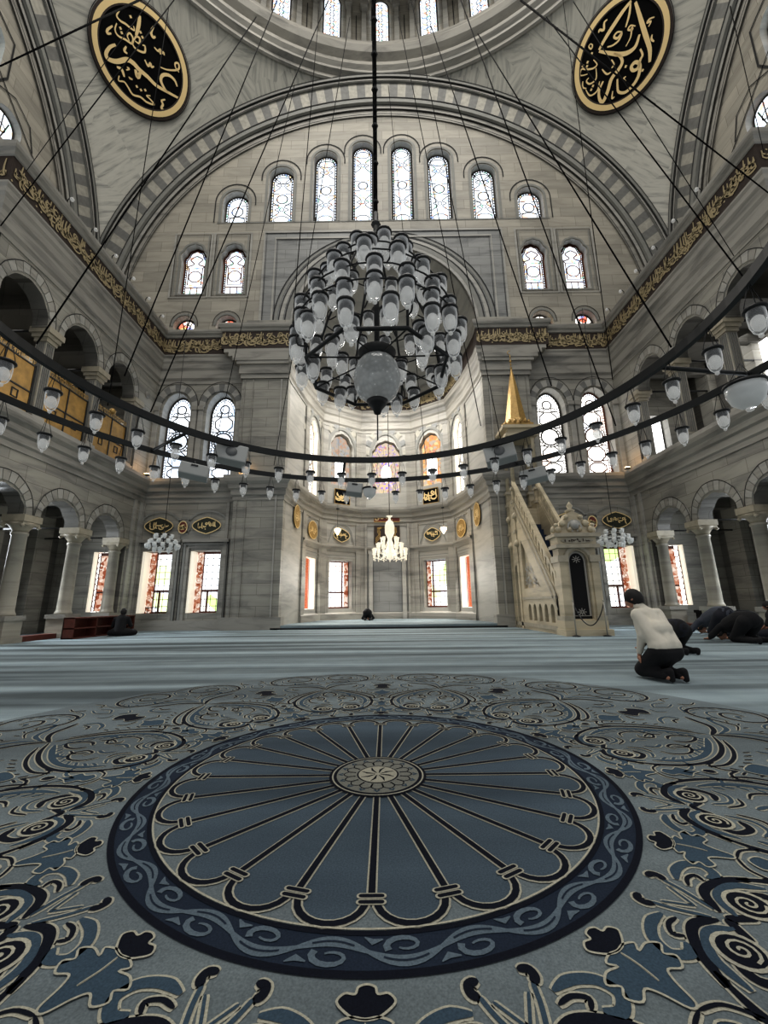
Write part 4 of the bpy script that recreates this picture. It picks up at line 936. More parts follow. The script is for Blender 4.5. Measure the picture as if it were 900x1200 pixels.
for s in (-1, 1):
    fw = frYZ(s * W, s); mb = MB()
    arcade(mb, fw, LOWC, .70, 3.3, .66, 5.0, 5, .16, tail=14.8)
    arcade(mb, fw, GALC, .72, 8.75, .9, 10.2, 5, .12, tail=14.6, zlow=5.85)
    mb.poly(rect(YS, D, 5.0, 5.88), [], fw, 'wall', .45, 'dim', back=True)
    mb.poly(rect(YS, D, 10.2, 12.7), [], fw, 'wall', .45, 'dim', back=True)
    for y in (14.95, 15.35): mb.box((min(s * W, s * (W - .05)), y, .3), (max(s * W, s * (W - .05)), y + .16, 4.9), 'smooth')
    mb.lathe([(.14, 0), (.14, .03)], 'mould', n=12, X=Matrix.Translation((s * (W - .0), 14.9, 9.3)) @ Matrix.Rotation(pi / 2, 4, 'Y'))
    struct(mb, 'wall_' + side[s], '%s side wall with scalloped arcade below and arched gallery above' % side[s], 'wall')
    x0, x1 = sorted((s * (W + .4), s * 13.35))
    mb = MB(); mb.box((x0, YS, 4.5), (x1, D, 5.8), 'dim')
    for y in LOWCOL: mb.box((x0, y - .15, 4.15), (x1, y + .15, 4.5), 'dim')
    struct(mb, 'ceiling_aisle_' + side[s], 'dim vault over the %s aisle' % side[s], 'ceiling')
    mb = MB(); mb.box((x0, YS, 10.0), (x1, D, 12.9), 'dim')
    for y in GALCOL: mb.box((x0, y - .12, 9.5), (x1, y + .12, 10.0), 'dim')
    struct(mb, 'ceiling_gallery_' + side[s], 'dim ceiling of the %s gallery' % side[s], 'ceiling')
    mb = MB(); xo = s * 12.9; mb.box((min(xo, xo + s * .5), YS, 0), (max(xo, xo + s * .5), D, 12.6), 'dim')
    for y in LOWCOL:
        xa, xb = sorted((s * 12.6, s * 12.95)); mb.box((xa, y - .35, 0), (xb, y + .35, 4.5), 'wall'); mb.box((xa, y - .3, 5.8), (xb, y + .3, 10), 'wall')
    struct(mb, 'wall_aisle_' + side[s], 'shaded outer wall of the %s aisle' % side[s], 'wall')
    mb = MB(); xa, xb = sorted((s * W, s * 13.6)); mb.box((xa, YS - .02, 0), (xb, YS + .1, 12.7), 'wall'); struct(mb, 'wall_return_' + side[s], '%s return wall at the near end of the gallery' % side[s], 'wall')
    for i, y in enumerate(reversed(LOWCOL)):
        c = column('pale marble column of the %s arcade, %s' % (side[s], PL[i]), s); c.location = (s * (W + .24), y, 0)
    for i, y in enumerate(reversed(GALCOL)):
        c = gcolumn('fluted pillar of the %s gallery, %s' % (side[s], PL[i]), s); c.location = (s * (W + .22), y, 0)
    # iron tie rods
    for i, y in enumerate(reversed(LOWCOL)):
        mb = MB(); mb.tube([(s * (W + .3), y, 3.36), (s * 12.7, y, 3.36)], .03, 'black'); tag(mb.build('tie_rod'), 'iron tie rod across the %s aisle at the column %s' % (side[s], PL[i]), 'tie rod')
    for i, y in enumerate(reversed(GALCOL)):
        mb = MB(); mb.tube([(s * (W + .3), y, 8.85), (s * 12.9, y, 8.85)], .035, 'black'); tag(mb.build('tie_rod'), 'iron tie rod across the %s gallery at the pillar %s' % (side[s], PL[i]), 'tie rod')
    # kerb between plinths
    for i, (a, b) in enumerate(reversed(list(zip(LOWCOL[:-1], LOWCOL[1:])))):
        mb = MB(); xa, xb = sorted((s * (W + .08), s * (W + .4))); mb.box((xa, a + .33, 0), (xb, b - .33, .1), 'wood'); mb.box((xa, a + .33, .1), (xb, b - .33, .14), 'shutter' if 0 else 'wood')
        tag(mb.build('wooden_kerb'), 'low red-brown wooden kerb between %s arcade columns, bay %s' % (side[s], PL[i]), 'kerb')
WN[0] += 1; r = thing('window_%d' % WN[0], 'bright window in the outer wall of the right gallery', 'window', kind='structure')
fw = frYZ(12.88, 1); mb = MB(); mb.poly(rect(12.0, 13.6, 6.8, 9.5), [], fw, 'glass_white'); mb.build('pane', r); mb = MB(); mb.ribbon(rect(11.95, 13.65, 6.75, 9.55), .12, fw, 'mould', -.03, closed=True); mb.ribbon([(12.8, 6.8), (12.8, 9.5)], .05, fw, 'tracery_l', -.02); mb.build('frame', r)
# gilt screens of the left gallery
for i, (a, b) in enumerate(reversed([(8.3, 10.15), (10.55, 12.18), (12.58, 14.2)])):
    r = thing('gallery_screen', 'gilded wooden screen with black frame in the left gallery, bay %s' % PL[i], 'screen', (-(W + .2), (a + b) / 2, 5.9), group='gilded screens of the left gallery')
    h = (b - a) / 2; mb = MB(); mb.box((-.02, -h, .1), (.02, h, 1.6), 'goldsheet'); mb.build('gilt_panel', r)
    mb = MB()
    for y in (-h, 0, h - .04): mb.box((-.04, y, .05), (.04, y + .04, 1.65), 'black')
    for z in (.05, .8, 1.6): mb.box((-.04, -h, z), (.04, h, z + .04), 'black')
    for y in (-h / 2 - .1, h / 2 - .1):
        for (y0, y1, z0, z1) in ((y, y + .2, .45, .48), (y, y + .2, .67, .7), (y, y + .03, .45, .7), (y + .17, y + .2, .45, .7)): mb.box((.02, y0, z0), (.035, y1, z1), 'black')
    mb.build('frame', r)
    mb = MB(); fr = lambda u, v, w: (.0 - w, u, v); n = 14
    for k in range(n):
        u = -h + (k + .5) * 2 * h / n; mb.ribbon(spline([(u - .06, 1.66), (u - .05, 1.78), (u + .03, 1.82), (u + .05, 1.74), (u, 1.70)], 4), .03, fr, 'gold', -.01)
        mb.ribbon([(u, 1.64), (u, 1.66 + .2)], .02, fr, 'gold', -.012)
    mb.lathe([(0, 1.78), (.1, 1.82), (.12, 1.92), (.06, 2.0), (0, 2.03)], 'gold', n=12)
    mb.build('gilt_crest', r)
# lamps and small lights along the ledge
for s in (-1, 1):
    proto = None
    for i, y in enumerate((14.6, 13.6, 12.6, 11.6, 10.6, 9.6)):
        if proto is None:
            r = thing('ledge_lamp', '', 'lamp', group='small bulbs along the %s ledge' % side[s])
            mb = MB(); mb.tube([(0, 0, 0), (0, 0, .16), (-s * .05, 0, .22), (-s * .12, 0, .22)], .015, 'black'); mb.build('hook', r)
            mb = MB(); mb.lathe([(0, -.09), (.05, -.07), (.06, -.02), (.03, .03), (0, .03)], 'lampmilk', (-s * .13, 0, .2), 10); mb.build('bulb', r); proto = r
        else: r = copy_tree(proto)
        r.location = (s * (W - .3), y, 12.58)
        r['label'] = 'small hooked bulb on the %s ledge, %s from the back wall' % (side[s], ORD[i])
for s in (-1, 1):
    for i, (x, y, z) in enumerate(((s * (W - .36), 14.95, 5.72), (s * 5.7, 15.08, 5.86))):
        if s > 0 and i == 1: continue
        if i == 1: y = 15.25
        r = thing('uplight', 'small warm uplight on the mid cornice %s' % ('in the %s corner' % side[s] if i == 0 else 'of the left pier'), 'lamp', (x, y, 5.86))
        mb = MB(); mb.box((-.09, -.05, 0), (.09, .05, .06), 'black'); mb.build('housing', r); mb = MB(); mb.box((-.08, -.04, .06), (.08, .04, .09), 'warmbulb'); mb.build('lamp_face', r)
        l = bpy.data.lights.new('warm', 'POINT'); l.energy = 5; l.color = (1, .55, .2); l.shadow_soft_size = .05; lo = bpy.data.objects.new('warm_light', l); COL.objects.link(lo); lo.location = (x - s * .1, y - .1, 6.15)

# ------------------------------------------------------------------ pulpit (minbar)
mroot = thing('minbar', 'tall cream marble pulpit with steep staircase, carved portal and gold spire', 'pulpit', (0, 0, 0))
XL, XR, Y0, Y1 = 4.62, 5.6, 11.05, 15.1
def mpart(name, mb, lab=None, par=None):
    o = mb.build(name, par or mroot)
    if lab: o['label'] = lab
    return o
mb = MB()
for sx, x in ((-1, XL), (1, XR)):
    fr = frYZ(x, 1 if sx < 0 else -1)
    zr = lambda y: 1.0 + (y - 11.3) * 1.18
    # flank: base arcade, sloping side with carved field, rear doorway
    op = [archloop(11.75 + .46 * k, .13, .3, .62, .2, n=8, pointed=.1) for k in range(5)] if sx < 0 else []
    tri_hole = [(12.5, 1.32), (13.95, 1.32), (13.95, 3.0)] if sx < 0 else None
    door = archloop(14.62, .2, .02, 1.9, .28, n=8)
    o = [(11.3, .0), (15.05, .0), (15.05, zr(14.35)), (14.35, zr(14.35)), (11.3, zr(11.3) - .0)]
    mb.poly(o, op + ([tri_hole, door] if sx < 0 else [door]), fr, 'minbar', .1, back=True)
    for d, w_ in ((.04, .07), (.34, .05)): mb.ribbon([(11.3, zr(11.3) - d), (14.35, zr(14.35) - d)], w_, fr, 'capstone', -.03)
    mb.ribbon([(11.3, 1.0), (14.2, 1.0)], .07, fr, 'capstone', -.03); mb.ribbon([(11.3, .16), (15.05, .16)], .12, fr, 'capstone', -.03)
mpart('flank', mb)
mb = MB(); fr = frYZ(XL + .06, 1)
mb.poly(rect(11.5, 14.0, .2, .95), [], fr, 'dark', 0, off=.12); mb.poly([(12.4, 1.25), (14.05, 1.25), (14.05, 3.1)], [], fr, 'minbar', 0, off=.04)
for (y, z) in ((13.1, 1.62), (13.55, 1.5), (13.7, 1.95), (13.35, 1.95), (13.8, 1.6), (12.95, 1.45)):
    for k in range(5): t = TAU * k / 5; mb.ribbon(spline([(y, z), (y + .14 * cos(t), z + .14 * sin(t)), (y + .2 * cos(t + .5), z + .2 * sin(t + .5))], 3), .05, fr, 'smooth', -.0)
mpart('carved_field', mb)
mb = MB()
for sx, x in ((-1, XL + .05), (1, XR - .05)):
    fr = frYZ(x, 1 if sx < 0 else -1); zr = lambda y: 1.0 + (y - 11.3) * 1.18
    mb.poly([(11.3, zr(11.3)), (14.35, zr(14.35)), (14.35, zr(14.35) + .14), (11.3, zr(11.3) + .14)], [], fr, 'minbar', .08, off=-.04, back=True)
    mb.poly([(11.3, zr(11.3) + .52), (14.35, zr(14.35) + .52), (14.35, zr(14.35) + .68), (11.3, zr(11.3) + .68)], [], fr, 'minbar', .12, off=-.06, back=True)
    n = 15
    for k in range(n):
        y = 11.38 + (14.25 - 11.38) * k / (n - 1); mb.poly([(y, zr(y) + .1), (y + .12, zr(y + .12) + .1), (y + .12, zr(y + .12) + .56), (y, zr(y) + .56)], [], fr, 'minbar', .05, off=-.02, back=True)
mpart('balustrade', mb)
mb = MB(); ns = 16
for k in range(ns): y = 11.35 + 3.0 * k / ns; mb.box((XL + .12, y, 0), (XR - .12, y + 3.0 / ns + .02, .25 + k * .222), 'bluecarpet')
mb.box((XL + .1, 14.3, 3.6), (XR - .1, 15.1, 4.2), 'minbar')
mpart('stair', mb, 'dark blue carpeted steps')
# posts of the upper landing and the canopy
mb = MB()
for x in (XL + .06, XR - .06):
    for y in (14.35, 15.05):
        mb.box((x - .09, y - .09, 0 if y < 14.5 else .0), (x + .09, y + .09, 4.9), 'minbar'); mb.lathe([(.07, 4.9), (.06, 6.9), (.1, 7.0)], 'minbar', (x, y, 0), 12)
        for z in (3.3, 4.4, 4.9): mb.box((x - .13, y - .13, z), (x + .13, y + .13, z + .1), 'capstone')
        if x < 5: mb.lathe([(0, -.12), (.1, -.08), (.12, 0), (.08, .1), (0, .16)], 'minbar', (x - .08, y - .1, 3.9), 10); mb.lathe([(0, -.12), (.1, -.08), (.12, 0), (.08, .1), (0, .16)], 'minbar', (x - .08, y - .1, 2.9), 10)
mpart('landing_posts', mb)
mb = MB(); cxm = (XL + XR) / 2; 
mb.box((XL - .12, 14.2, 7.0), (XR + .12, 15.2, 7.12), 'minbar'); mb.box((XL - .02, 14.25, 7.12), (XR + .02, 15.15, 7.3), 'minbar'); mb.box((XL - .22, 14.12, 7.3), (XR + .22, 15.28, 7.42), 'minbar')
mpart('canopy', mb)
mb = MB(); n = 8
mb.lathe([(.52, 7.52), (.46, 7.58), (.43, 7.75), (.42, 7.78), (.33, 8.3), (.22, 9.0), (.1, 9.7), (.035, 10.05), (.03, 10.1)], 'gold', (cxm, 14.7, 0), 8, smooth=False)
for k in range(16):
    t = TAU * k / 16; mb.lathe([(0, -.09), (.06, -.03), (.07, .03), (.02, .12), (0, .14)], 'gold', (cxm + .52 * cos(t), 14.7 + .52 * sin(t), 7.6), 6)
mb.box((cxm - .5, 14.22, 7.42), (cxm + .5, 15.18, 7.54), 'gold')
for z, r_ in ((10.15, .06), (10.3, .045), (10.45, .06), (10.6, .035)): mb.lathe([(0, -r_), (r_, 0), (0, r_)], 'gold', (cxm, 14.7, z), 8)
mb.tube([(cxm, 14.7, 10.0), (cxm, 14.7, 10.75)], .015, 'gold'); mb.tube([(cxm + .09 * cos(t), 14.7, 10.85 + .09 * sin(t)) for t in [-1.2 + i * .4 + pi for i in range(-2, 8)]], .014, 'gold')
mpart('spire', mb, 'tall gold octagonal spire')
# portal
px0, px1 = 4.62, 5.68; cxp = (px0 + px1) / 2; fp = frXZ(11.02)
mb = MB(); mb.box((px0 - .06, 10.86, 0), (px1 + .12, 11.45, .16), 'minbar'); mb.box((px0 - .04, 10.93, .16), (px1 + .04, 11.4, .38), 'minbar')
o = [(px0 + .03, .37), (px1 - .03, .37), (px1 - .03, 2.38), (px0 + .03, 2.38)]
mb.poly(o, [archloop(cxp, .26, .42, 1.95, .28, n=12)], fp, 'minbar', .38, back=True)
for x in (px0 + .0, px1 - .2): mb.box((x, 10.96, .38), (x + .2, 11.43, 1.95), 'minbar'); mb.box((x - .04, 10.92, 1.92), (x + .24, 11.44, 2.1), 'capstone'); mb.box((x - .03, 10.93, .38), (x + .23, 11.43, .5), 'capstone')
mb.ribbon(list(reversed(archpts(cxp, .34, 1.97, .36, n=12))), .09, fp, 'capstone', -.04)
mb.box((px0 - .06, 10.9, 2.3), (px1 + .06, 11.46, 2.4), 'capstone'); mb.box((px0, 10.95, 2.4), (px1, 11.42, 2.6), 'minbar'); mb.box((px0 - .1, 10.86, 2.6), (px1 + .1, 11.5, 2.7), 'capstone')
mpart('portal', mb)
mb = MB(); mb.poly([(cxp + .44 * cos(TAU * k / 20), 2.5 + .085 * sin(TAU * k / 20)) for k in range(20)], [], fp, 'capstone', .05, off=-.1); scribble(mb, fp, cxp - .36, cxp + .36, 2.44, 2.56, 'brown', -.12, 9, .02, random.Random(4))
mpart('inscription_plaque', mb)
mb = MB()
crest = [(px0 - .02, 2.98), (px1 + .02, 2.98), (px1 + .0, 3.08), (px1 - .12, 3.2), (px1 - .2, 3.32), (cxp + .26, 3.4), (cxp + .17, 3.55), (cxp, 3.62), (cxp - .17, 3.55), (cxp - .26, 3.4), (px0 + .2, 3.32), (px0 + .12, 3.2), (px0, 3.08)]
crest = [(x, z - .28) for x, z in crest]
mb.poly(crest, [], fp, 'minbar', .28, off=0, back=True)
for s in (-1, 1):
    for (x, z, r_) in ((.45, 3.1, .1), (.32, 3.27, .1), (.5, 3.22, .06), (.2, 3.45, .07), (.13, 3.1, .07)):
        mb.lathe([(0, -.06), (r_ * .8, -.03), (r_, .0), (r_ * .8, .04), (0, .05)], 'minbar', n=10, X=Matrix.Translation((cxp + s * x, 11.0, z - .28)) @ Matrix.Rotation(pi / 2, 4, 'X'))
    mb.ribbon(spline([(cxp + s * .05, 2.77), (cxp + s * .18, 2.84), (cxp + s * .14, 3.0), (cxp + s * .02, 3.08)], 4), .05, fp, 'smooth', -.05)
    mb.lathe([(0, -.1), (.07, -.06), (.08, .0), (.05, .08), (0, .12)], 'minbar', (px0 - .02 if s < 0 else px1 + .02, 11.1, 2.82), 10)
mb.lathe([(0, -.14), (.1, -.1), (.13, .0), (.1, .1), (0, .14)], 'smooth', (cxp, 10.99, 2.94), 12)
mb.lathe([(.1, 3.6), (.14, 3.66), (.05, 3.72), (.09, 3.8), (.02, 3.9), (0, 3.93)], 'minbar', (cxp, 11.15, -.28), 12)
mpart('carved_crest', mb)
mb = MB(); fc = frXZ(11.12); mb.poly(archloop(cxp, .27, .38, 1.95, .28, n=12), [], fc, 'curtain', .03)
mb.ribbon([(p[0] + (cxp - p[0]) * .18, p[1] if p[1] > .4 else .5) for p in archloop(cxp, .27, .38, 1.95, .25, n=12)], .055, fc, 'silver', -.01, closed=True)
for z in (.6, 2.0): 
    for k in range(8): t = TAU * k / 8; mb.ribbon([(cxp + .02 * cos(t), z + .02 * sin(t)), (cxp + .12 * cos(t), z + .1 * sin(t))], .02, fc, 'silver', -.012)
mpart('curtain', mb, 'black velvet curtain with silver border')
# barrier posts
for i, (x, y) in enumerate(((4.76, 10.74), (5.55, 10.74))):
    r = thing('barrier_post', 'slim barrier post at the %s of the pulpit portal' % ('left foot', 'right foot')[i], 'post', (x, y, 0), group='barrier posts of the pulpit')
    mb = MB(); mb.lathe([(.1, 0), (.1, .02), (.02, .04)], 'black', n=14); mb.build('base', r)
    mb = MB(); mb.tube([(0, 0, .03), (0, 0, .86)], .018, 'column', 8); mb.lathe([(0, -.03), (.03, 0), (0, .03)], 'column', (0, 0, .89), 8); mb.build('post', r)
mb = MB(); mb.tube([(4.76 + .79 * t, 10.74, .82 - .55 * sin(pi * t) ** .8 * (1 if t < .5 else 1)) for t in [i / 14 for i in range(15)]], .014, 'black'); tag(mb.build('barrier_rope'), 'black rope hanging between the two pulpit barrier posts', 'rope')

# ------------------------------------------------------------------ shelf, stool and other furniture
r = thing('low_bookcase', 'low red-brown wooden bookcase by the left arcade', 'bookcase', (-9.12, 13.25, 0), 0)
r.rotation_euler = (0, 0, -.0)
mb = MB(); L = 1.42
for z in (.0, .27, .56): mb.box((-.16, -L, z), (.16, L, z + .035), 'wood')
mb.box((-.16, -L, 0), (-.13, L, .59), 'wood'); mb.build('shelf_boards', r)
for y in (-L, -.5, .45, L - .035): mb = MB(); mb.box((-.16, y, 0), (.16, y + .035, .59), 'wood'); mb.build('upright', r)
r = thing('window_stool', 'small metal frame stool standing on the left window sill', 'stool', (-9.05, 15.8, .62))
mb = MB(); 
for x in (-.22, .22):
    mb.tube([(x, -.08, 0), (x * .8, -.08, .2), (x * .8, .08, .2), (x, .08, 0)], .012, 'iron')
mb.build('leg', r); mb = MB(); mb.box((-.2, -.1, .2), (.2, .1, .23), 'iron'); mb.build('seat', r)
r = thing('dark_chest', 'black draped chest between the right aisle columns', 'chest', (10.85, 13.65, 0)); mb = MB(); mb.box((-.45, -.5, 0), (.45, .5, .5), 'blackcloth'); mb.box((-.48, -.53, .46), (.48, .53, .55), 'blackcloth'); mb.build('body', r)
mb = MB(); mb.box((-11.2, 11.2, .0), (-10.2, 12.4, .05), 'smooth'); tag(mb.build('floor_mat'), 'pale mat lying in the left aisle behind the columns', 'mat')

# calligraphy roundels on the pendentives
PRE = {'RL':{'c':[-10.849,13.216,24.935],'n':[0.5746,-0.5808,-0.5766],'s':[[0.117,[[-0.99,-0.2],[-1.15,-0.42],[-1.23,-0.72],[-1.13,-0.85],[-0.84,-0.72],[-0.53,-0.4],[-0.3,-0.34],[-0.04,-0.4],[0.31,-0.42],[0.64,-0.48],[1.05,-0.42],[1.67,-0.29]]],[0.107,[[-0.17,-0.5],[-0.03,-0.69],[0.02,-0.45]]],[0.085,[[1.44,0.06],[1.29,0.21],[1.04,0.22],[0.82,0.05],[0.8,-0.19],[1.03,-0.38],[1.17,-0.38]]],[0.053,[[0.67,0.26],[0.91,0.35],[1.22,0.57],[1.34,0.74],[1.27,0.89],[1.16,0.8],[1.22,0.67],[1.38,0.61]]],[0.096,[[-0.42,1.37],[-0.39,1.01],[-0.4,0.62]]],[0.053,[[-1.1,0.96],[-1.15,0.74],[-1.0,0.68],[-0.82,0.72],[-0.68,0.72],[-0.5,0.75],[-0.55,0.87]]],[0.053,[[-1.1,0.51],[-1.11,0.26],[-0.97,0.15],[-0.71,0.22],[-0.48,0.26],[-0.48,0.46],[-0.62,0.54],[-0.68,0.39],[-0.58,0.28]]],[0.053,[[-0.5,0.34],[-0.38,0.21],[-0.18,0.22],[0.01,0.33],[-0.03,0.53],[-0.12,0.49]]],[0.053,[[-0.4,0.43],[-0.24,0.46],[-0.26,0.64],[-0.39,0.6],[-0.43,0.43]]],[0.064,[[-1.21,0.32],[-1.34,0.07],[-1.32,-0.05],[-1.2,0.05]]],[0.075,[[0.11,1.4],[0.07,1.15],[0.17,1.04],[0.25,1.13]]],[0.064,[[-0.64,0.02],[-0.67,-0.17],[-0.55,-0.18]]],[0.064,[[0.29,0.75],[0.45,0.73],[0.52,0.84],[0.55,0.72],[0.65,0.84],[0.7,0.76]]],[0.064,[[0.07,0.08],[0.23,-0.04],[0.29,0.11],[0.36,0.02],[0.44,0.11]]],[0.053,[[-0.66,-1.13],[-0.64,-1.31],[-0.45,-1.21],[-0.28,-1.29],[-0.06,-1.42],[0.22,-1.31],[0.48,-1.32],[0.76,-1.21],[0.59,-1.13],[0.42,-1.1],[0.56,-1.0]]],[0.064,[[1.12,-0.73],[1.0,-0.87],[1.08,-0.97],[1.06,-1.14],[1.22,-1.13],[1.33,-1.0]]],[0.075,[[-0.8,-0.9],[-0.62,-0.86],[-0.48,-1.04]]],[0.043,[[-0.47,-0.64],[-0.38,-0.64],[-0.47,-0.76]]],[0.043,[[-0.34,-0.93],[-0.2,-0.92],[-0.31,-0.96]]]],'d':[[0.01,-1.04],[0.18,-1.05],[0.33,-0.94],[-0.71,1.08],[-0.95,0.45],[-0.88,0.34],[-0.28,0.86],[-0.18,0.75]]},'RR':{'c':[10.824,13.255,24.921],'n':[-0.5733,-0.5829,-0.5758],'s':[[0.112,[[0.8,1.32],[0.48,1.24],[0.06,1.07],[-0.33,0.89],[-0.66,0.69]]],[0.061,[[0.77,1.3],[0.64,0.97],[0.42,0.66]]],[0.112,[[-0.67,0.65],[-0.34,0.3],[0.01,-0.04],[0.3,-0.21],[0.58,-0.21],[0.8,0.06]]],[0.123,[[0.92,1.17],[0.95,0.56],[0.98,-0.05],[1.01,-0.67],[0.91,-1.1]]],[0.102,[[-0.19,0.15],[-0.01,-0.1],[0.02,-0.36],[-0.16,-0.5],[-0.49,-0.62],[-0.73,-0.93],[-1.0,-1.17],[-1.1,-0.99],[-1.04,-0.68],[-0.8,-0.47]]],[0.092,[[0.71,-0.42],[0.74,-0.67],[0.63,-0.77],[0.48,-0.98],[0.31,-0.93],[0.28,-0.76],[0.45,-0.72],[0.57,-0.91],[0.47,-1.21],[0.24,-1.4],[-0.12,-1.46],[-0.36,-1.27],[-0.35,-1.03],[-0.29,-0.79]]],[0.061,[[0.27,0.61],[0.11,0.74],[-0.04,0.69],[0.06,0.55],[0.24,0.58],[0.08,0.44],[-0.15,0.45],[-0.35,0.55]]],[0.051,[[0.74,0.43],[0.59,0.58],[0.48,0.52],[0.61,0.4],[0.61,0.49],[0.5,0.22],[0.27,0.05]]],[0.051,[[1.39,0.2],[1.23,0.27],[1.13,0.22],[1.25,0.16],[1.14,0.06]]],[0.061,[[-0.11,1.42],[-0.24,1.41],[-0.32,1.2],[-0.46,1.32],[-0.51,1.25]]],[0.041,[[-0.89,1.14],[-0.98,1.1],[-0.92,0.95],[-0.84,1.03],[-0.89,1.14]]],[0.051,[[1.19,-0.28],[1.14,-0.41],[1.2,-0.55]]],[0.046,[[-0.94,0.53],[-0.86,0.27],[-1.02,0.25],[-1.24,0.38],[-1.45,0.56],[-1.56,0.39],[-1.29,0.22]]],[0.046,[[-0.93,0.18],[-1.03,-0.18],[-1.3,-0.18],[-1.4,0.01],[-1.28,0.06]]],[0.046,[[-0.73,-0.03],[-0.61,-0.33],[-0.43,-0.38]]],[0.046,[[-0.32,0.02],[-0.28,-0.21],[-0.39,-0.26]]],[0.046,[[-0.93,-0.37],[-1.11,-0.63],[-1.41,-0.59],[-1.51,-0.26]]],[0.041,[[-1.53,0.12],[-1.59,-0.09],[-1.47,-0.24]]],[0.046,[[0.02,-0.94],[-0.08,-0.95],[-0.02,-1.1]]],[0.046,[[-0.56,-1.07],[-0.65,-1.3],[-0.55,-1.32]]]],'d':[[0.1,-0.6],[0.62,-1.18],[-0.94,0.78],[-1.17,0.62],[-1.23,0.5],[-1.21,-0.34],[-1.31,-0.42],[-1.38,0.64]]},'W':[[[-3.77,3.18,4.5],[-8.07,10.87,24.0],0.8],[[-4.33,3.79,6.0],[-9.0,10.86,24.0],0.4],[[-2.31,2.99,2.47],[-8.37,11.05,24.0],0.5],[[-2.21,2.19,2.47],[-5.02,11.38,24.0],0.8],[[-1.9,2.56,2.47],[-4.04,10.92,24.0],0.7],[[-2.03,3.11,2.47],[-2.04,10.95,24.0],0.8],[[2.1,3.51,2.47],[3.16,11.01,24.0],0.9],[[1.8,2.32,2.47],[4.05,11.99,24.0],0.9],[[1.21,2.78,2.47],[2.06,11.72,24.0],0.7],[[1.63,2.7,2.47],[7.2,11.06,24.0],0.4],[[0.83,3.47,2.47],[0.72,11.45,24.0],0.5],[[2.3,2.15,2.6],[6.71,11.52,24.0],0.7],[[-1.36,4.47,2.47],[-1.24,11.43,24.0],0.5],[[-0.68,2.36,2.47],[-2.37,10.94,24.0],0.4],[[-5.18,3.93,8.0],[-9.24,10.81,24.0],1.6],[[5.92,5.02,7.0],[5.52,11.04,24.0],1.6],[[6.21,5.17,8.0],[13.78,11.14,24.0],0.7],[[4.27,4.17,5.0],[7.63,11.11,24.0],0.6],[[1.33,4.43,2.47],[1.21,10.98,24.0],0.6],[[-1.9,4.07,2.47],[-3.97,13.59,24.0],0.5],[[0.43,4.54,2.47],[0.32,13.65,24.0],0.4]]}
for key, lab in (('RL', 'left'), ('RR', 'right')):
    d = PRE[key]; n = Vector(d['n']); e1 = Vector((0, 0, 1)).cross(n).normalized(); e2 = n.cross(e1); fr = frP(Vector(d['c']) + n * .22, e1, e2, n)
    r = thing('calligraphy_roundel', 'large black oval roundel with gold letters on the %s pendentive' % lab, 'roundel')
    mb = MB(); mb.disc((0, 0), (1.66, 1.66), fr, 'blackm', 0, 64); mb.build('panel', r)
    mb = MB(); R_ = lambda q: [(q * cos(TAU * k / 64), q * sin(TAU * k / 64)) for k in range(64)]
    mb.ribbon(R_(1.76), .2, fr, 'goldlet', -.06, closed=True); mb.ribbon(R_(1.64), .07, fr, 'brown', -.05, closed=True); mb.ribbon(R_(1.91), .1, fr, 'brown', -.03, closed=True); mb.ribbon(R_(2.0), .03, fr, 'line', .0, closed=True)
    mb.poly(R_(1.97), [], fr, 'brown', .2, off=.01); mb.build('gilt_frame', r)
    mb = MB()
    for w_, P in d['s']:
        Q = spline(P, 5); N_ = len(Q); mb.ribbon(Q, [w_ * 1.25 * (.55 + .6 * sin(pi * (i + .6) / (N_ + .2))) for i in range(N_)], fr, 'goldlet', -.04)
    for q in d['d']: mb.disc(q, .06, fr, 'goldlet', -.04, 4)
    mb.build('gold_lettering', r)
# ------------------------------------------------------------------ lamps
def lamp_meshes(rim=.056):
    g = MB(); g.lathe([(.046, .0), (.05, -.004), (.052, -.05), (.048, -.11), (.034, -.155), (.02, -.17)], 'lampglass', n=14)
    b = MB(); b.lathe([(.02, -.045), (.034, -.06), (.041, -.09), (.032, -.135), (.0, -.158)], 'lampmilk', n=10)
    c = MB(); c.lathe([(.03, .018), (rim, .014), (rim + .004, .004), (rim, -.006), (.040, -.008), (.038, -.042), (.026, -.042)], 'black', n=14)
    d = MB(); d.lathe([(0, -.168), (.014, -.178), (.015, -.192), (0, -.205)], 'lampmilk', n=8)
    return g, b, c, d
def make_lamp(parent, hang=0):
    g, b, c, d = lamp_meshes(.066 if hang else .056); r = c.build('oil_lamp', parent)
    g.build('glass', r); b.build('inner_cup', r); d.build('glass_drop', r)
    if hang:
        w = MB()
        for k in range(3): a = TAU * k / 3 + .5; w.tube([(.06 * cos(a), .06 * sin(a), 0), (0, 0, hang)], .0028, 'black', 4)
        w.build('hanging_wire', r)
    return r
RC = (-.22, 2.26); RZ = 2.475
rc = thing('ring_chandelier', 'huge double iron ring chandelier hung low over the carpet with glass oil lamps', 'chandelier', (RC[0], RC[1], 0))
for nm, R_, hw, hh in (('inner_ring', 2.1, .018, .03), ('outer_ring', 2.87, .015, .026)):
    mb = MB(); n = 120; prof = [(R_ - hw, RZ - hh), (R_ + hw, RZ - hh), (R_ + hw, RZ + hh), (R_ - hw, RZ + hh)]
    vs = [(r_ * cos(TAU * k / n), r_ * sin(TAU * k / n), z) for k in range(n) for r_, z in prof]
    mb.add(vs, [(k * 4 + j, k * 4 + (j + 1) % 4, ((k + 1) % n) * 4 + (j + 1) % 4, ((k + 1) % n) * 4 + j) for k in range(n) for j in range(4)], 'iron'); mb.build(nm, rc)
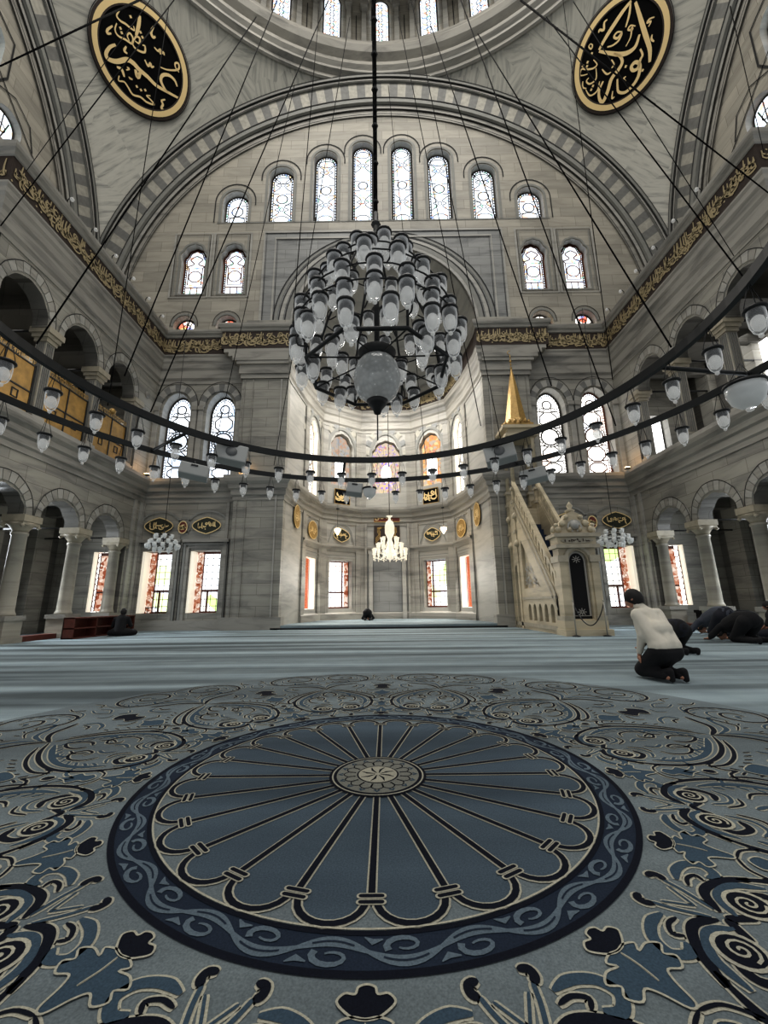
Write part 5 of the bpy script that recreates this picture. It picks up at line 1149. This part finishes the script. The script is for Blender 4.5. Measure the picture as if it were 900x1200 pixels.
for k in range(8):
    a = TAU * (k + .18) / 8
    mb = MB(); mb.tube([(2.1 * cos(a), 2.1 * sin(a), RZ), (2.87 * cos(a), 2.87 * sin(a), RZ)], .016, 'iron', 6); mb.build('spoke', rc)
proto = None
def ring_lamp(a, R_):
    global proto
    if proto is None: proto = l = make_lamp(rc, .175 / .78); l.scale = (.78, .78, .78)
    else: l = copy_tree(proto, rc)
    l.location = (R_ * sin(RD(a)), R_ * cos(RD(a)), 2.30); return l
for k in range(-10, 12): ring_lamp(.2 + 9.37 * k, 2.1)
for k in range(-13, 15):
    if k in (0,): continue
    ring_lamp(-.6 + 6.45 * k, 2.87)
def bowl(a, R_, r_):
    mb = MB(); mb.lathe([(r_, 0), (r_ * .98, -r_ * .5), (r_ * .8, -r_ * 1.05), (r_ * .4, -r_ * 1.4), (0, -r_ * 1.45)], 'bowlglass', n=20); mb.lathe([(0, -r_ * 1.4), (.025, -r_ * 1.5), (.02, -r_ * 1.65), (0, -r_ * 1.7)], 'lampmilk', n=8)
    o = mb.build('glass_bowl', rc); o.location = (R_ * sin(RD(a)), R_ * cos(RD(a)), 2.31)
    m2 = MB(); m2.lathe([(r_ * .9, .02), (r_ * 1.08, .012), (r_ * 1.08, -.006), (r_ * .9, -.01)], 'black', n=20)
    for k in range(3): t = TAU * k / 3; m2.tube([(r_ * cos(t), r_ * sin(t), .01), (0, 0, .17)], .003, 'black', 4)
    m2.build('rim', o)
bowl(-.9, 2.71, .085); bowl(84.1, 2.66, .115)
for i, (p, q, w_) in enumerate(PRE['W']):
    mb = MB(); a = Vector(p) - Vector((RC[0], RC[1], 0)); b = Vector(q) - Vector((RC[0], RC[1], 0)); rr = .006 * w_ + .002
    mb.tube([a, b], [rr * .8, rr * 3.0], 'blackm', 5)
    if w_ > 1:
        for k in range(34): c = a.lerp(b, (k + .5) / 34); s_ = 1 + 2.4 * k / 34; mb.lathe([(0, -.03 * s_), (.012 * s_, 0), (0, .03 * s_)], 'blackm', tuple(c), 6)
    mb.build('suspension_cable', rc)

# projector speakers fixed on the rings
SP = [(-41.2, 2.14, 'left of the tall windows, on the inner ring', .0), (-44.8, 2.76, 'far left on the outer ring', .0), (-4.9, 2.76, 'under the ring in front of the mihrab', .0), (38.6, 2.17, 'beside the pulpit spire on the inner ring', 0), (39.9, 2.96, 'right of the pulpit spire on the outer ring', 0)]
for i, (a, R_, lab, _) in enumerate(SP):
    ar = RD(a); r = thing('loudspeaker', 'pale grey box loudspeaker hung %s' % lab, 'loudspeaker', (RC[0] + R_ * sin(ar), RC[1] + R_ * cos(ar), RZ - .10 if R_ < 2.5 else RZ - .16), -ar * .55, 'grey loudspeakers on the ring chandelier')
    mb = MB(); hw, hh = (.155, .10) if i in (0, 3) else ((.15, .075) if i != 2 else (.10, .075))
    X = Matrix.Rotation(RD(-14), 4, 'X') @ Matrix.Rotation(RD(8 if a < 0 else -10), 4, 'Y')
    mb.box((-hw, -.06, -hh), (hw, .07, hh), 'speaker', X); o = mb.build('cabinet', r); bv = o.modifiers.new('b', 'BEVEL'); bv.width = .012; bv.segments = 2
    mb = MB()
    if i in (0, 3): mb.lathe([(.0, .004), (.055, .004), (.055, 0)], 'speakerg', n=20, X=X @ Matrix.Translation((0, -.062, 0)) @ Matrix.Rotation(pi / 2, 4, 'X'))
    else: mb.box((-.04, -.066, hh - .04), (.03, -.06, hh - .02), 'black', X)
    mb.build('driver', r)
    mb = MB(); mb.tube([(0, 0, hh * .8), (0, 0, .12)], .01, 'black', 6); mb.build('bracket', r)

# ------------------------------------------------------------------ central chandelier
cc = thing('lamp_chandelier', 'dense dome-shaped chandelier of clear glass oil lamps around a glass globe', 'chandelier', (-.105, 2.34, 0))
T = [(3.27, .09, 4, 0), (3.16, .22, 8, .3), (3.0, .33, 11, .1), (2.84, .43, 14, .2), (2.68, .485, 16, 0), (2.54, .525, 19, .25), (2.42, .515, 13, .1), (2.52, .30, 8, .3), (2.36, .42, 6, .2)]
cl = None; nl = 0
for z, R_, n, ph in T:
    for k in range(n):
        a = TAU * (k + ph) / n
        if cl is None: cl = l = make_lamp(cc); l.scale = (.86, .86, .84)
        else: l = copy_tree(cl, cc)
        jr = random.uniform(-.02, .02); l.location = ((R_ + jr) * cos(a), (R_ + jr) * sin(a), z + .03 + random.uniform(-.02, .02)); nl += 1
mb = MB()
for k in range(8):
    a = TAU * (k + .5) / 8; c_, s_ = cos(a), sin(a); P = [(.02, 3.42), (.1, 3.3), (.2, 3.16), (.3, 3.0), (.38, 2.84), (.44, 2.66), (.47, 2.45)]
    mb.tube([(r_ * c_, r_ * s_, z) for r_, z in P], .009, 'black', 5)
    for j, (z, R_) in enumerate(((3.1, .2), (2.94, .33), (2.74, .42), (2.5, .47))):
        q = [(R_, z), (R_ + .05, z - .04), (R_ + .04, z - .1), (R_ - .02, z - .09)]; mb.tube([(r_ * c_, r_ * s_, zz) for r_, zz in spline(q, 3)], .006, 'black', 4)
for R_, z in ((.22, 3.17), (.33, 3.01), (.43, 2.85), (.50, 2.69), (.54, 2.55)): mb.tube([(R_ * cos(TAU * k / 32), R_ * sin(TAU * k / 32), z) for k in range(32)], .006, 'black', 4, closed=True)
mb.build('iron_cage', cc)
mb = MB(); P = [(.46 * cos(TAU * (k + .5) / 8), .46 * sin(TAU * (k + .5) / 8), 2.33) for k in range(8)]; mb.tube(P, .013, 'black', 6, closed=True)
for p in P: mb.tube([p, (0, 0, 2.44)], .006, 'black', 4); mb.tube([p, (p[0] * 1.02, p[1] * 1.02, 2.6)], .008, 'black', 4)
mb.build('octagonal_hoop', cc)
mb = MB(); mb.tube([(0, 0, 2.4), (0, 0, 3.6)], .018, 'black', 8)
for z in (3.5, 3.35, 3.1, 2.8): mb.lathe([(0, -.04), (.035, 0), (0, .04)], 'black', (0, 0, z), 8)
mb.build('stem', cc)
mb = MB(); mb.lathe([(.0, 2.12), (.06, 2.125), (.12, 2.17), (.148, 2.24), (.152, 2.3), (.13, 2.38), (.11, 2.41)], 'globe', n=32); g = mb.build('glass_globe', cc)
mb = MB(); mb.lathe([(.11, 2.40), (.115, 2.44), (.125, 2.47), (.05, 2.5), (0, 2.5)], 'black', n=24); mb.build('globe_cap', g); mb = MB(); mb.lathe([(.0, 2.03), (.02, 2.04), (.03, 2.07), (.055, 2.1), (.07, 2.125), (.05, 2.14), (0, 2.14)], 'black', n=20); mb.build('finial', g)
mb = MB(); mb.tube([(0, 0, 3.55), (0, -.1, 44.9)], [.016, .11], 'blackm', 6)
for k in range(60): z = 3.7 + .35 * k * (1 + k * .012); mb.lathe([(0, -.03 - k * .001), (.024 + .0011 * k, 0), (0, .03 + .001 * k)], 'black', (0, -.1 * k / 120, z), 6)
mb.build('main_chain', cc)
mb = MB(); mb.tube([(0, 0, 2.04), (0, 0, 1.86)], .004, 'black', 4); mb.build('tail_cord', cc)

# ------------------------------------------------------------------ crystal chandelier of the niche
r = thing('crystal_chandelier', 'sparkling clear crystal chandelier hanging before the mihrab', 'chandelier', (.1, 16.6, 0))
mb = MB(); mb.tube([(0, 0, 4.45), (0, 0, 16.6)], .015, 'black', 5); mb.build('cord', r)
mb = MB(); mb.lathe([(.02, 4.5), (.14, 4.48), (.05, 4.4), (.06, 4.3), (.16, 4.22), (.2, 4.05), (.2, 3.75), (.14, 3.62), (.09, 3.5), (.12, 3.2), (.2, 2.9), (.1, 2.66), (0, 2.6)], 'crystal', n=16, smooth=False); mb.build('stem', r)
cup = None
for z, R_, n in ((3.35, .34, 8), (3.1, .52, 12), (2.88, .68, 16)):
    for k in range(n):
        a = TAU * k / n
        if cup is None:
            mb = MB(); mb.lathe([(.02, -.22), (.015, -.1), (.05, -.06), (.035, 0), (.05, .1), (.07, .17)], 'crystal', n=8, smooth=False); mb.lathe([(0, -.34), (.025, -.28), (0, -.22)], 'crystal', n=5, smooth=False); cup = c_ = mb.build('crystal_cup', r)
        else: c_ = cup.copy(); COL.objects.link(c_)
        c_.location = (R_ * cos(a), R_ * sin(a), z + .05)
mb = MB()
for z, R_, n in ((3.3, .34, 8), (3.05, .52, 12), (2.83, .68, 16)):
    for k in range(n): a = TAU * k / n; mb.tube([(.1 * cos(a), .1 * sin(a), z + .1), (R_ * .6 * cos(a), R_ * .6 * sin(a), z - .18), (R_ * cos(a), R_ * sin(a), z - .08)], .014, 'crystal', 4)
mb.build('arm', r)
# heart-shaped hanging lamps
for i, (x, y, z) in enumerate(((-2.2, 17.6, 4.05), (2.5, 17.6, 4.05))):
    r = thing('pendant_lamp', 'small warm heart-shaped lamp hanging %s of the crystal chandelier' % ('left', 'right')[i], 'lamp', (x, y, z))
    mb = MB(); mb.lathe([(0, -.2), (.07, -.1), (.14, .02), (.13, .1), (.05, .12), (0, .12)], 'warmbulb', n=14); mb.build('glass', r); mb = MB(); mb.tube([(0, 0, .1), (0, 0, 1.0)], .008, 'black', 4); mb.lathe([(.07, .98), (.07, 1.03)], 'black', n=10); mb.tube([(0, 0, 1), (0, 0, 12)], .005, 'black', 4); mb.build('wire', r)
    l = bpy.data.lights.new('pendant', 'POINT'); l.energy = 14; l.color = (1, .72, .4); l.shadow_soft_size = .15; lo = bpy.data.objects.new('pendant_light', l); COL.objects.link(lo); lo.location = (x, y + .1, z - .35)
# side chandeliers
for i, (x, y, z) in enumerate(((-8.0, 14.2, 3.15), (8.05, 14.2, 3.12))):
    r = thing('glass_chandelier', 'small black and glass lamp chandelier before the %s lower windows' % ('left', 'right')[i], 'chandelier', (x, y, z))
    mb = MB(); mb.tube([(0, 0, .3), (0, 0, 9.4)], .012, 'black', 4); mb.build('chain', r)
    mb = MB(); mb.tube([(0, 0, -.3), (0, 0, .4)], .025, 'black', 6)
    for z_, R_ in ((.2, .28), (0, .42), (-.15, .5)): mb.tube([(R_ * cos(TAU * k / 20), R_ * sin(TAU * k / 20), z_) for k in range(20)], .012, 'black', 4, closed=True); [mb.tube([(0, 0, z_ + .1), (R_ * cos(TAU * k / 6), R_ * sin(TAU * k / 6), z_)], .01, 'black', 4) for k in range(6)]
    mb.build('frame', r)
    for z_, R_, n in ((.2, .28, 6), (0, .42, 9), (-.15, .5, 12), (-.28, .25, 5)):
        for k in range(n):
            a = TAU * (k + .4 * z_) / n
            mb = None
            if i == 0 and z_ == .2 and k == 0:
                m0 = MB(); m0.lathe([(.02, .05), (.075, .03), (.07, -.06), (.04, -.12), (0, -.15)], 'bowlglass', n=10); scup = o = m0.build('glass_cup', r)
            else: o = scup.copy(); COL.objects.link(o); o.parent = r
            o.location = (R_ * cos(a), R_ * sin(a), z_)

# ------------------------------------------------------------------ people
def flesh(name, mat, caps, parent=None, vox=.014, it=6):
    """tapered limbs fused into one smooth skin"""
    mb = MB()
    for a, b, ra, rb in caps:
        a, b = Vector(a), Vector(b); d = b - a; L = d.length; q = d.to_track_quat('Z', 'Y').to_matrix().to_4x4() if L > 1e-6 else Matrix.Identity(4)
        pr = [(ra * cos(t), -ra * sin(t)) for t in (1.57, 1.1, .6, .2)] + [(ra, 0)] + [(rb, L)] + [(rb * cos(t), L + rb * sin(t)) for t in (.2, .6, 1.1, 1.57)]
        pr[0] = (0, pr[0][1]); pr[-1] = (0, pr[-1][1]); mb.lathe(pr, mat, n=14, X=Matrix.Translation(a) @ q)
    o = mb.build(name, parent)
    r_ = o.modifiers.new('fuse', 'REMESH'); r_.mode = 'VOXEL'; r_.voxel_size = vox; r_.use_smooth_shade = True
    m = o.modifiers.new('soft', 'SMOOTH'); m.factor = .5; m.iterations = it
    return o
def skin(name, mat, J, E, root, parent=None, sub=2, vox=.014):
    rad = lambda k: (sum(J[k][1]) / 2 if isinstance(J[k][1], tuple) else J[k][1])
    return flesh(name, mat, [(J[a][0], J[b][0], rad(a), rad(b)) for a, b in E], parent, vox, 2 if vox < .01 else 6)
def head(parent_o, c, f, up, hairtop=True, s=1.0):
    """head sculpted on a ball: jaw, nose, eyes, ears and short hair. f = facing, up = crown direction"""
    f = Vector(f).normalized(); up = Vector(up).normalized(); up = (up - f * up.dot(f)).normalized(); l = up.cross(f)
    X = Matrix.Translation(Vector(c)) @ Matrix((l, f, up)).transposed().to_4x4()
    mb = MB(); n, m = 20, 14; vs = []; fs = []
    for j in range(m + 1):
        e = -pi / 2 + pi * j / m
        for k in range(n):
            a = TAU * k / n; x = .074 * cos(e) * cos(a); y = .092 * cos(e) * sin(a); z = .112 * sin(e)
            if z < -.02: x *= 1 + (z + .02) * 3.2; y = y * (1 + (z + .02) * 1.5) + (.012 if y > 0 else 0)
            nose = math.exp(-((x / .014) ** 2 + ((z + .008) / .026) ** 2)); 
            if y > 0: y += .022 * nose - .008 * (math.exp(-(((abs(x) - .03) / .014) ** 2 + ((z - .014) / .012) ** 2))) + .006 * math.exp(-((x / .022) ** 2 + ((z + .055) / .01) ** 2))
            vs.append((x * s, y * s, z * s))
    for j in range(m):
        for k in range(n): fs.append((j * n + k, j * n + (k + 1) % n, (j + 1) * n + (k + 1) % n, (j + 1) * n + k))
    mb.add(vs, fs, 'skin', True, X)
    for q in (-1, 1):
        mb.lathe([(0, -.012), (.02, -.006), (.026, .0), (.02, .008), (0, .01)], 'skin', n=10, X=X @ Matrix.Translation((q * .074 * s, -.005, -.012)) @ Matrix.Scale(.72, 4) @ Matrix.Rotation(pi / 2, 4, 'Y'))
        mb.lathe([(0, -.008), (.009, 0), (0, .008)], 'black', n=8, X=X @ Matrix.Translation((q * .03 * s, .083 * s, .014 * s)))
    mb.build('head', parent_o)
    h = MB(); vs = []; fs = []
    for j in range(8, m + 1):
        pass
    n2 = 24
    for j in range(9):
        e = pi / 2 * (1 - j / 5.1)
        for k in range(n2):
            a = TAU * k / n2; fr_ = max(0, sin(a)); lim = -.85 + 1.2 * fr_; ee = max(e, lim)
            rr = 1.09 + .015 * sin(5 * a + j); vs.append((.076 * rr * cos(ee) * cos(a) * s, (.094 * rr * cos(ee) * sin(a) - .004) * s, (.118 * sin(ee) + .004) * s))
    for j in range(8):
        for k in range(n2): fs.append((j * n2 + k, j * n2 + (k + 1) % n2, (j + 1) * n2 + (k + 1) % n2, (j + 1) * n2 + k))
    h.add(vs, fs, 'hair', True, X); h.build('hair', parent_o)
def hand(parent_o, wrist, d, n_, name='hand', thumb=1, s=1.0):
    """palm, four unequal curled fingers and a thumb, as one skin"""
    d = Vector(d).normalized(); n_ = Vector(n_).normalized(); n_ = (n_ - d * n_.dot(d)).normalized(); l = d.cross(n_); w = Vector(wrist)
    J = {'w': (w, .022), 'p': (w + d * .045, (.036, .016))}; E = [('w', 'p')]
    for i, (o_, L) in enumerate(((-.027, .062), (-.009, .072), (.009, .068), (.027, .052))):
        a = w + d * .085 + l * o_; J['k%d' % i] = (a, .0095); J['m%d' % i] = (a + d * L * .5 - n_ * .006, .0085); J['t%d' % i] = (a + d * L * .92 - n_ * .02, .007)
        E += [('p', 'k%d' % i), ('k%d' % i, 'm%d' % i), ('m%d' % i, 't%d' % i)]
    a = w + d * .03 - l * .035 * thumb; J['th'] = (a, .011); J['th1'] = (a + (d * .7 - l * thumb).normalized() * .035, .010); J['th2'] = (a + (d - l * thumb * .6).normalized() * .062, .008)
    E += [('p', 'th'), ('th', 'th1'), ('th1', 'th2')]
    J = {k: (tuple(w + (v[0] - w) * s), tuple(q * s for q in v[1]) if isinstance(v[1], tuple) else v[1] * s) for k, v in J.items()}
    return skin(name, 'skin', J, E, 'w', parent_o, 1, vox=.0045)

# man in the off-white shirt, kneeling on the carpet, back half turned to the viewer
pr = thing('person', 'kneeling man in off-white shirt and black trousers on the right of the carpet', 'person')
L_ = Vector((.95, .31, 0)); F_ = Vector((-.31, .95, 0))       # lateral (his right) and facing
P0 = Vector((3.06, 4.78, .37))
S0 = Vector((3.03, 4.96, .725)); NK = Vector((2.97, 5.0, .80)); HD = Vector((2.945, 5.04, .885))
sl, sr = S0 - L_ * .16, S0 + L_ * .16
el, er = Vector((2.87, 4.86, .48)), Vector((3.22, 5.14, .5)); hl, hr = Vector((2.87, 4.96, .27)), Vector((3.2, 5.25, .3))
kl, kr = Vector((2.91, 5.02, .09)), Vector((3.14, 5.12, .09)); fl, fr2 = Vector((2.97, 4.66, .06)), Vector((3.12, 4.66, .06))
hl_ = P0 - L_ * .09; hr_ = P0 + L_ * .09
BK = P0.lerp(S0, .5) - F_ * .03
flesh('body', 'skin', [(hl_, sl, .06, .04), (hr_, sr, .06, .04), (sl, sr, .035, .035), (hl_, hr_, .06, .06), (S0, NK, .06, .045), (NK, HD, .045, .045), (sl, el, .045, .036), (el, hl, .036, .022), (sr, er, .045, .036), (er, hr, .036, .022), (hl_, kl, .06, .04), (kl, fl, .035, .03), (hr_, kr, .06, .04), (kr, fr2, .035, .03)], pr)
dz = Vector((0, 0, .02))
flesh('shirt', 'white_shirt', [(hl_ + dz, sl - dz, .10, .07), (hr_ + dz, sr - dz, .10, .07), (P0 + dz, S0 - dz, .115, .10), (BK - L_ * .06, BK + L_ * .06, .11, .11), (sl, sr, .06, .06), (S0, NK + dz, .07, .052), (sl, el, .062, .05), (el, hl + (el - hl).normalized() * .03, .05, .036), (sr, er, .062, .05), (er, hr + (er - hr).normalized() * .03, .05, .036), (hl_, hr_, .112, .112)], pr, .012)
flesh('collar', 'white_shirt', [(NK + dz * .6 - L_ * .02, NK + dz * .6 + L_ * .02, .05, .05)], pr, .01)
flesh('trousers', 'blackcloth', [(hl_ - dz * 3, hr_ - dz * 3, .12, .12), (hl_ - dz * 3, kl, .112, .08), (kl, fl + Vector((0, .03, .02)), .08, .05), (hr_ - dz * 3, kr, .112, .08), (kr, fr2 + Vector((0, .03, .02)), .08, .05), (P0 - dz * 5, (kl + kr) / 2 + dz * 3, .11, .08)], pr)
for q in (fl, fr2):
    flesh('sock', 'blackcloth', [(q + Vector((-.02, .07, .03)), q + Vector((.02, .0, .06)), .042, .042), (q + Vector((.02, .0, .06)), q + Vector((.03, -.01, -.02)), .042, .032)], pr, .01)
head(pr, HD + Vector((0, 0, .01)), (-.62, .8, -.5), (-.2, .35, 1), s=1.03)
hand(pr, hl, (.0, .1, -1), (-.8, .4, 0)); hand(pr, hr, (0, .1, -1), (.8, .3, 0), thumb=-1)

def prostrate(lab, loc, ang, top, legs, s=1.0, headc='hair'):
    """forehead and hands on the carpet, hips raised over the heels; local +Y is the direction faced"""
    r = thing('person', lab, 'person', loc, ang)
    B = {'p': ((0, -.28, .42), .13), 'w': ((0, -.1, .41), .13), 'c': ((0, .14, .30), .13), 'n': ((0, .3, .2), .055), 'h': ((0, .37, .15), .05), 'sl': ((-.17, .2, .27), .05), 'el': ((-.28, .32, .09), .045), 'hl': ((-.2, .46, .04), .028), 'sr': ((.17, .2, .27), .05), 'er': ((.28, .32, .09), .045), 'hr': ((.2, .46, .04), .028),
         'ql': ((-.1, -.28, .38), .1), 'kl': ((-.12, -.02, .07), .065), 'fl': ((-.1, -.42, .06), .04), 'qr': ((.1, -.28, .38), .1), 'kr': ((.12, -.02, .07), .065), 'fr': ((.1, -.42, .06), .04)}
    E = [('p', 'w'), ('w', 'c'), ('c', 'n'), ('n', 'h'), ('c', 'sl'), ('sl', 'el'), ('el', 'hl'), ('c', 'sr'), ('sr', 'er'), ('er', 'hr'), ('p', 'ql'), ('ql', 'kl'), ('kl', 'fl'), ('p', 'qr'), ('qr', 'kr'), ('kr', 'fr')]
    skin('body', 'skin', {k: (v[0], v[1] * .8) for k, v in B.items()}, E, 'p', r)
    T_ = {k: (B[k][0], B[k][1] * 1.25) for k in ('p', 'w', 'c', 'sl', 'el', 'hl', 'sr', 'er', 'hr')}; T_['n'] = (B['n'][0], .07)
    skin('jacket', top, T_, [e for e in E if e[0] in T_ and e[1] in T_], 'p', r)
    G = {k: (B[k][0], B[k][1] * 1.25) for k in ('p', 'ql', 'kl', 'fl', 'qr', 'kr', 'fr')}
    skin('trousers', legs, G, [e for e in E if e[0] in G and e[1] in G], 'p', r)
    for q in (-1, 1): skin('shoe_sole' if 0 else 'sock', legs, {'a': ((q * .1, -.42, .07), .045), 'b': ((q * .1, -.5, .08), .045), 'c': ((q * .1, -.5, .03), .035)}, [('a', 'b'), ('b', 'c')], 'a', r)
    head(r, (0, .41, .115), (0, .45, -1), (0, 1, .35))
    hand(r, (-.2, .46, .03), (.05, 1, -.05), (0, 0, 1)); hand(r, (.2, .46, .03), (-.05, 1, -.05), (0, 0, 1), thumb=-1)
    r.scale = (s, s, s); return r
prostrate('dark-clothed person bowing down just behind the man in the off-white shirt', (4.86, 7.42, 0), RD(4), 'navycloth', 'blackcloth', .98)
prostrate('person in black bowed to the floor in front of the right columns', (7.42, 8.98, 0), RD(2), 'blackcloth', 'blackcloth', 1.12)
prostrate('person in slate grey jacket bowed down behind the one in black', (8.35, 10.75, 0), RD(0), 'greycloth', 'navycloth', 1.25)
prostrate('person in black bowed to the floor on the step before the mihrab', (-.95, 19.3, .14), 0, 'blackcloth', 'blackcloth', .95)
def seated(lab, loc, ang, top, legs, sleeve=None):
    r = thing('person', lab, 'person', loc, ang)
    B = {'p': ((0, 0, .14), .14), 'w': ((0, .02, .3), .125), 'c': ((0, .07, .48), .135), 'n': ((0, .12, .6), .055), 'h': ((0, .14, .66), .05), 'sl': ((-.17, .07, .52), .055), 'el': ((-.25, .15, .3), .045), 'hl': ((-.12, .3, .2), .03), 'sr': ((.17, .07, .52), .055), 'er': ((.25, .15, .3), .045), 'hr': ((.12, .3, .2), .03),
         'ql': ((-.12, .02, .12), .11), 'kl': ((-.34, .25, .09), .075), 'fl': ((.02, .36, .06), .045), 'qr': ((.12, .02, .12), .11), 'kr': ((.34, .25, .09), .075), 'fr': ((-.02, .42, .06), .045)}
    E = [('p', 'w'), ('w', 'c'), ('c', 'n'), ('n', 'h'), ('c', 'sl'), ('sl', 'el'), ('el', 'hl'), ('c', 'sr'), ('sr', 'er'), ('er', 'hr'), ('p', 'ql'), ('ql', 'kl'), ('kl', 'fl'), ('p', 'qr'), ('qr', 'kr'), ('kr', 'fr')]
    skin('body', 'skin', {k: (v[0], v[1] * .8) for k, v in B.items()}, E, 'p', r)
    T_ = {k: (B[k][0], B[k][1] * 1.25) for k in ('p', 'w', 'c', 'sl', 'el', 'sr', 'er')}; T_['n'] = (B['n'][0], .07)
    skin('jacket', top, T_, [e for e in E if e[0] in T_ and e[1] in T_], 'p', r)
    G = {k: (B[k][0], B[k][1] * 1.2) for k in ('p', 'ql', 'kl', 'fl', 'qr', 'kr', 'fr')}
    skin('trousers', legs, G, [e for e in E if e[0] in G and e[1] in G], 'p', r)
    head(r, (0, .15, .72), (0, 1, -.3), (0, .2, 1)); hand(r, (-.12, .3, .2), (.6, .8, -.2), (0, 0, 1)); hand(r, (.12, .3, .2), (-.6, .8, -.2), (0, 0, 1), thumb=-1)
    return r
seated('person in black sitting on the carpet with back to us by the red-brown bookcase', (-8.35, 12.95, 0), RD(15), 'blackcloth', 'blackcloth')
seated('person in dark clothes sitting by the rightmost column with bare forearm raised', (9.05, 9.75, 0), RD(30), 'blackcloth', 'navycloth')

# ------------------------------------------------------------------ light and camera
def area(name, loc, rot, size, energy, col=(1, 1, 1), sy=None):
    l = bpy.data.lights.new(name, 'AREA'); l.energy = energy; l.color = col; l.size = size
    if sy: l.shape = 'RECTANGLE'; l.size_y = sy
    o = bpy.data.objects.new(name, l); COL.objects.link(o); o.location = loc; o.rotation_euler = rot; return o
w = bpy.data.worlds.new('sky'); SC.world = w; w.use_nodes = True; w.node_tree.nodes['Background'].inputs[0].default_value = (.95, .97, 1, 1); w.node_tree.nodes['Background'].inputs[1].default_value = 0.42
area('hall_daylight', (0, 2.3, 33), (0, 0, 0), 16, 3300, (1, .97, .92))
for s in (-1, 1):
    area('aisle_daylight', (s * 12.3, 12, 3.4), (0, RD(s * 75), 0), 3, 130, (.9, .95, 1), 1.6)
area('niche_fill', (0, 17.8, 12.0), (RD(-5), 0, 0), 3, 420, (1, .96, .9))  # added fill lamp under the half dome, brightens the niche
for s in (-1, 1):
    area('niche_window_light', (s * 2.2, 19.9, 2.4), (RD(-60), 0, RD(-s * 35)), 1.0, 60, (1, .95, .88), 2)
def beam(name, loc, to, energy, ang, col=(.88, .94, 1)):
    l = bpy.data.lights.new(name, 'SPOT'); l.energy = energy; l.color = col; l.spot_size = RD(ang); l.spot_blend = .5; l.shadow_soft_size = .12
    o = bpy.data.objects.new(name, l); COL.objects.link(o); o.location = loc; o.rotation_euler = (Vector(to) - Vector(loc)).to_track_quat('-Z', 'Y').to_euler()
for s in (-1, 1):
    for x, y, tx, ty in ((8.95, 15.5, 8.3, 13.2), (7.07, 15.5, 6.4, 13.4)): beam('window_sunbeam', (s * x, y, 2.7), (s * tx, ty, 0), 160, 46)
    beam('aisle_sunbeam', (s * 12.6, 11.7, 3.4), (s * 8.6, 11.2, 0), 420, 50)
    beam('niche_sunbeam', (s * 2.2, 20.0, 2.8), (s * 1.4, 17.0, .1), 260, 60, (1, .97, .9))
for s in (-1, 1): area('gallery_fill', (s * 11.6, 11.5, 9.4), (0, RD(-s * 25), 0), 2.0, 40, (1, .98, .95), 5)  # lamps added inside the galleries to lift their dark interior

cam = bpy.data.cameras.new('camera'); co = bpy.data.objects.new('camera', cam); COL.objects.link(co)
a = Vector((.99990908, .00646855, -.01183155)); b = Vector((.01297353, -.22227542, .9748976)); c = Vector((-.00367631, .97496246, .22233913))
co.matrix_world = Matrix.Translation((-.0628, 0, .8707)) @ Matrix((a, b, -c)).transposed().to_4x4()
cam.sensor_fit = 'VERTICAL'; cam.sensor_height = 36; cam.lens = 472.514 / 1200 * 36; cam.clip_end = 200; cam.clip_start = .02
SC.camera = co
SC.view_settings.view_transform = 'Standard'; SC.view_settings.look = 'None'; SC.view_settings.exposure = 0.62; SC.view_settings.gamma = 0.86
SC.render.film_transparent = False
SC.cycles.max_bounces = 6; SC.cycles.diffuse_bounces = 3; SC.cycles.glossy_bounces = 2; SC.cycles.transparent_max_bounces = 16; SC.cycles.transmission_bounces = 2
SC.cycles.use_denoising = True; SC.cycles.sample_clamp_indirect = 4; SC.cycles.caustics_reflective = False; SC.cycles.caustics_refractive = False
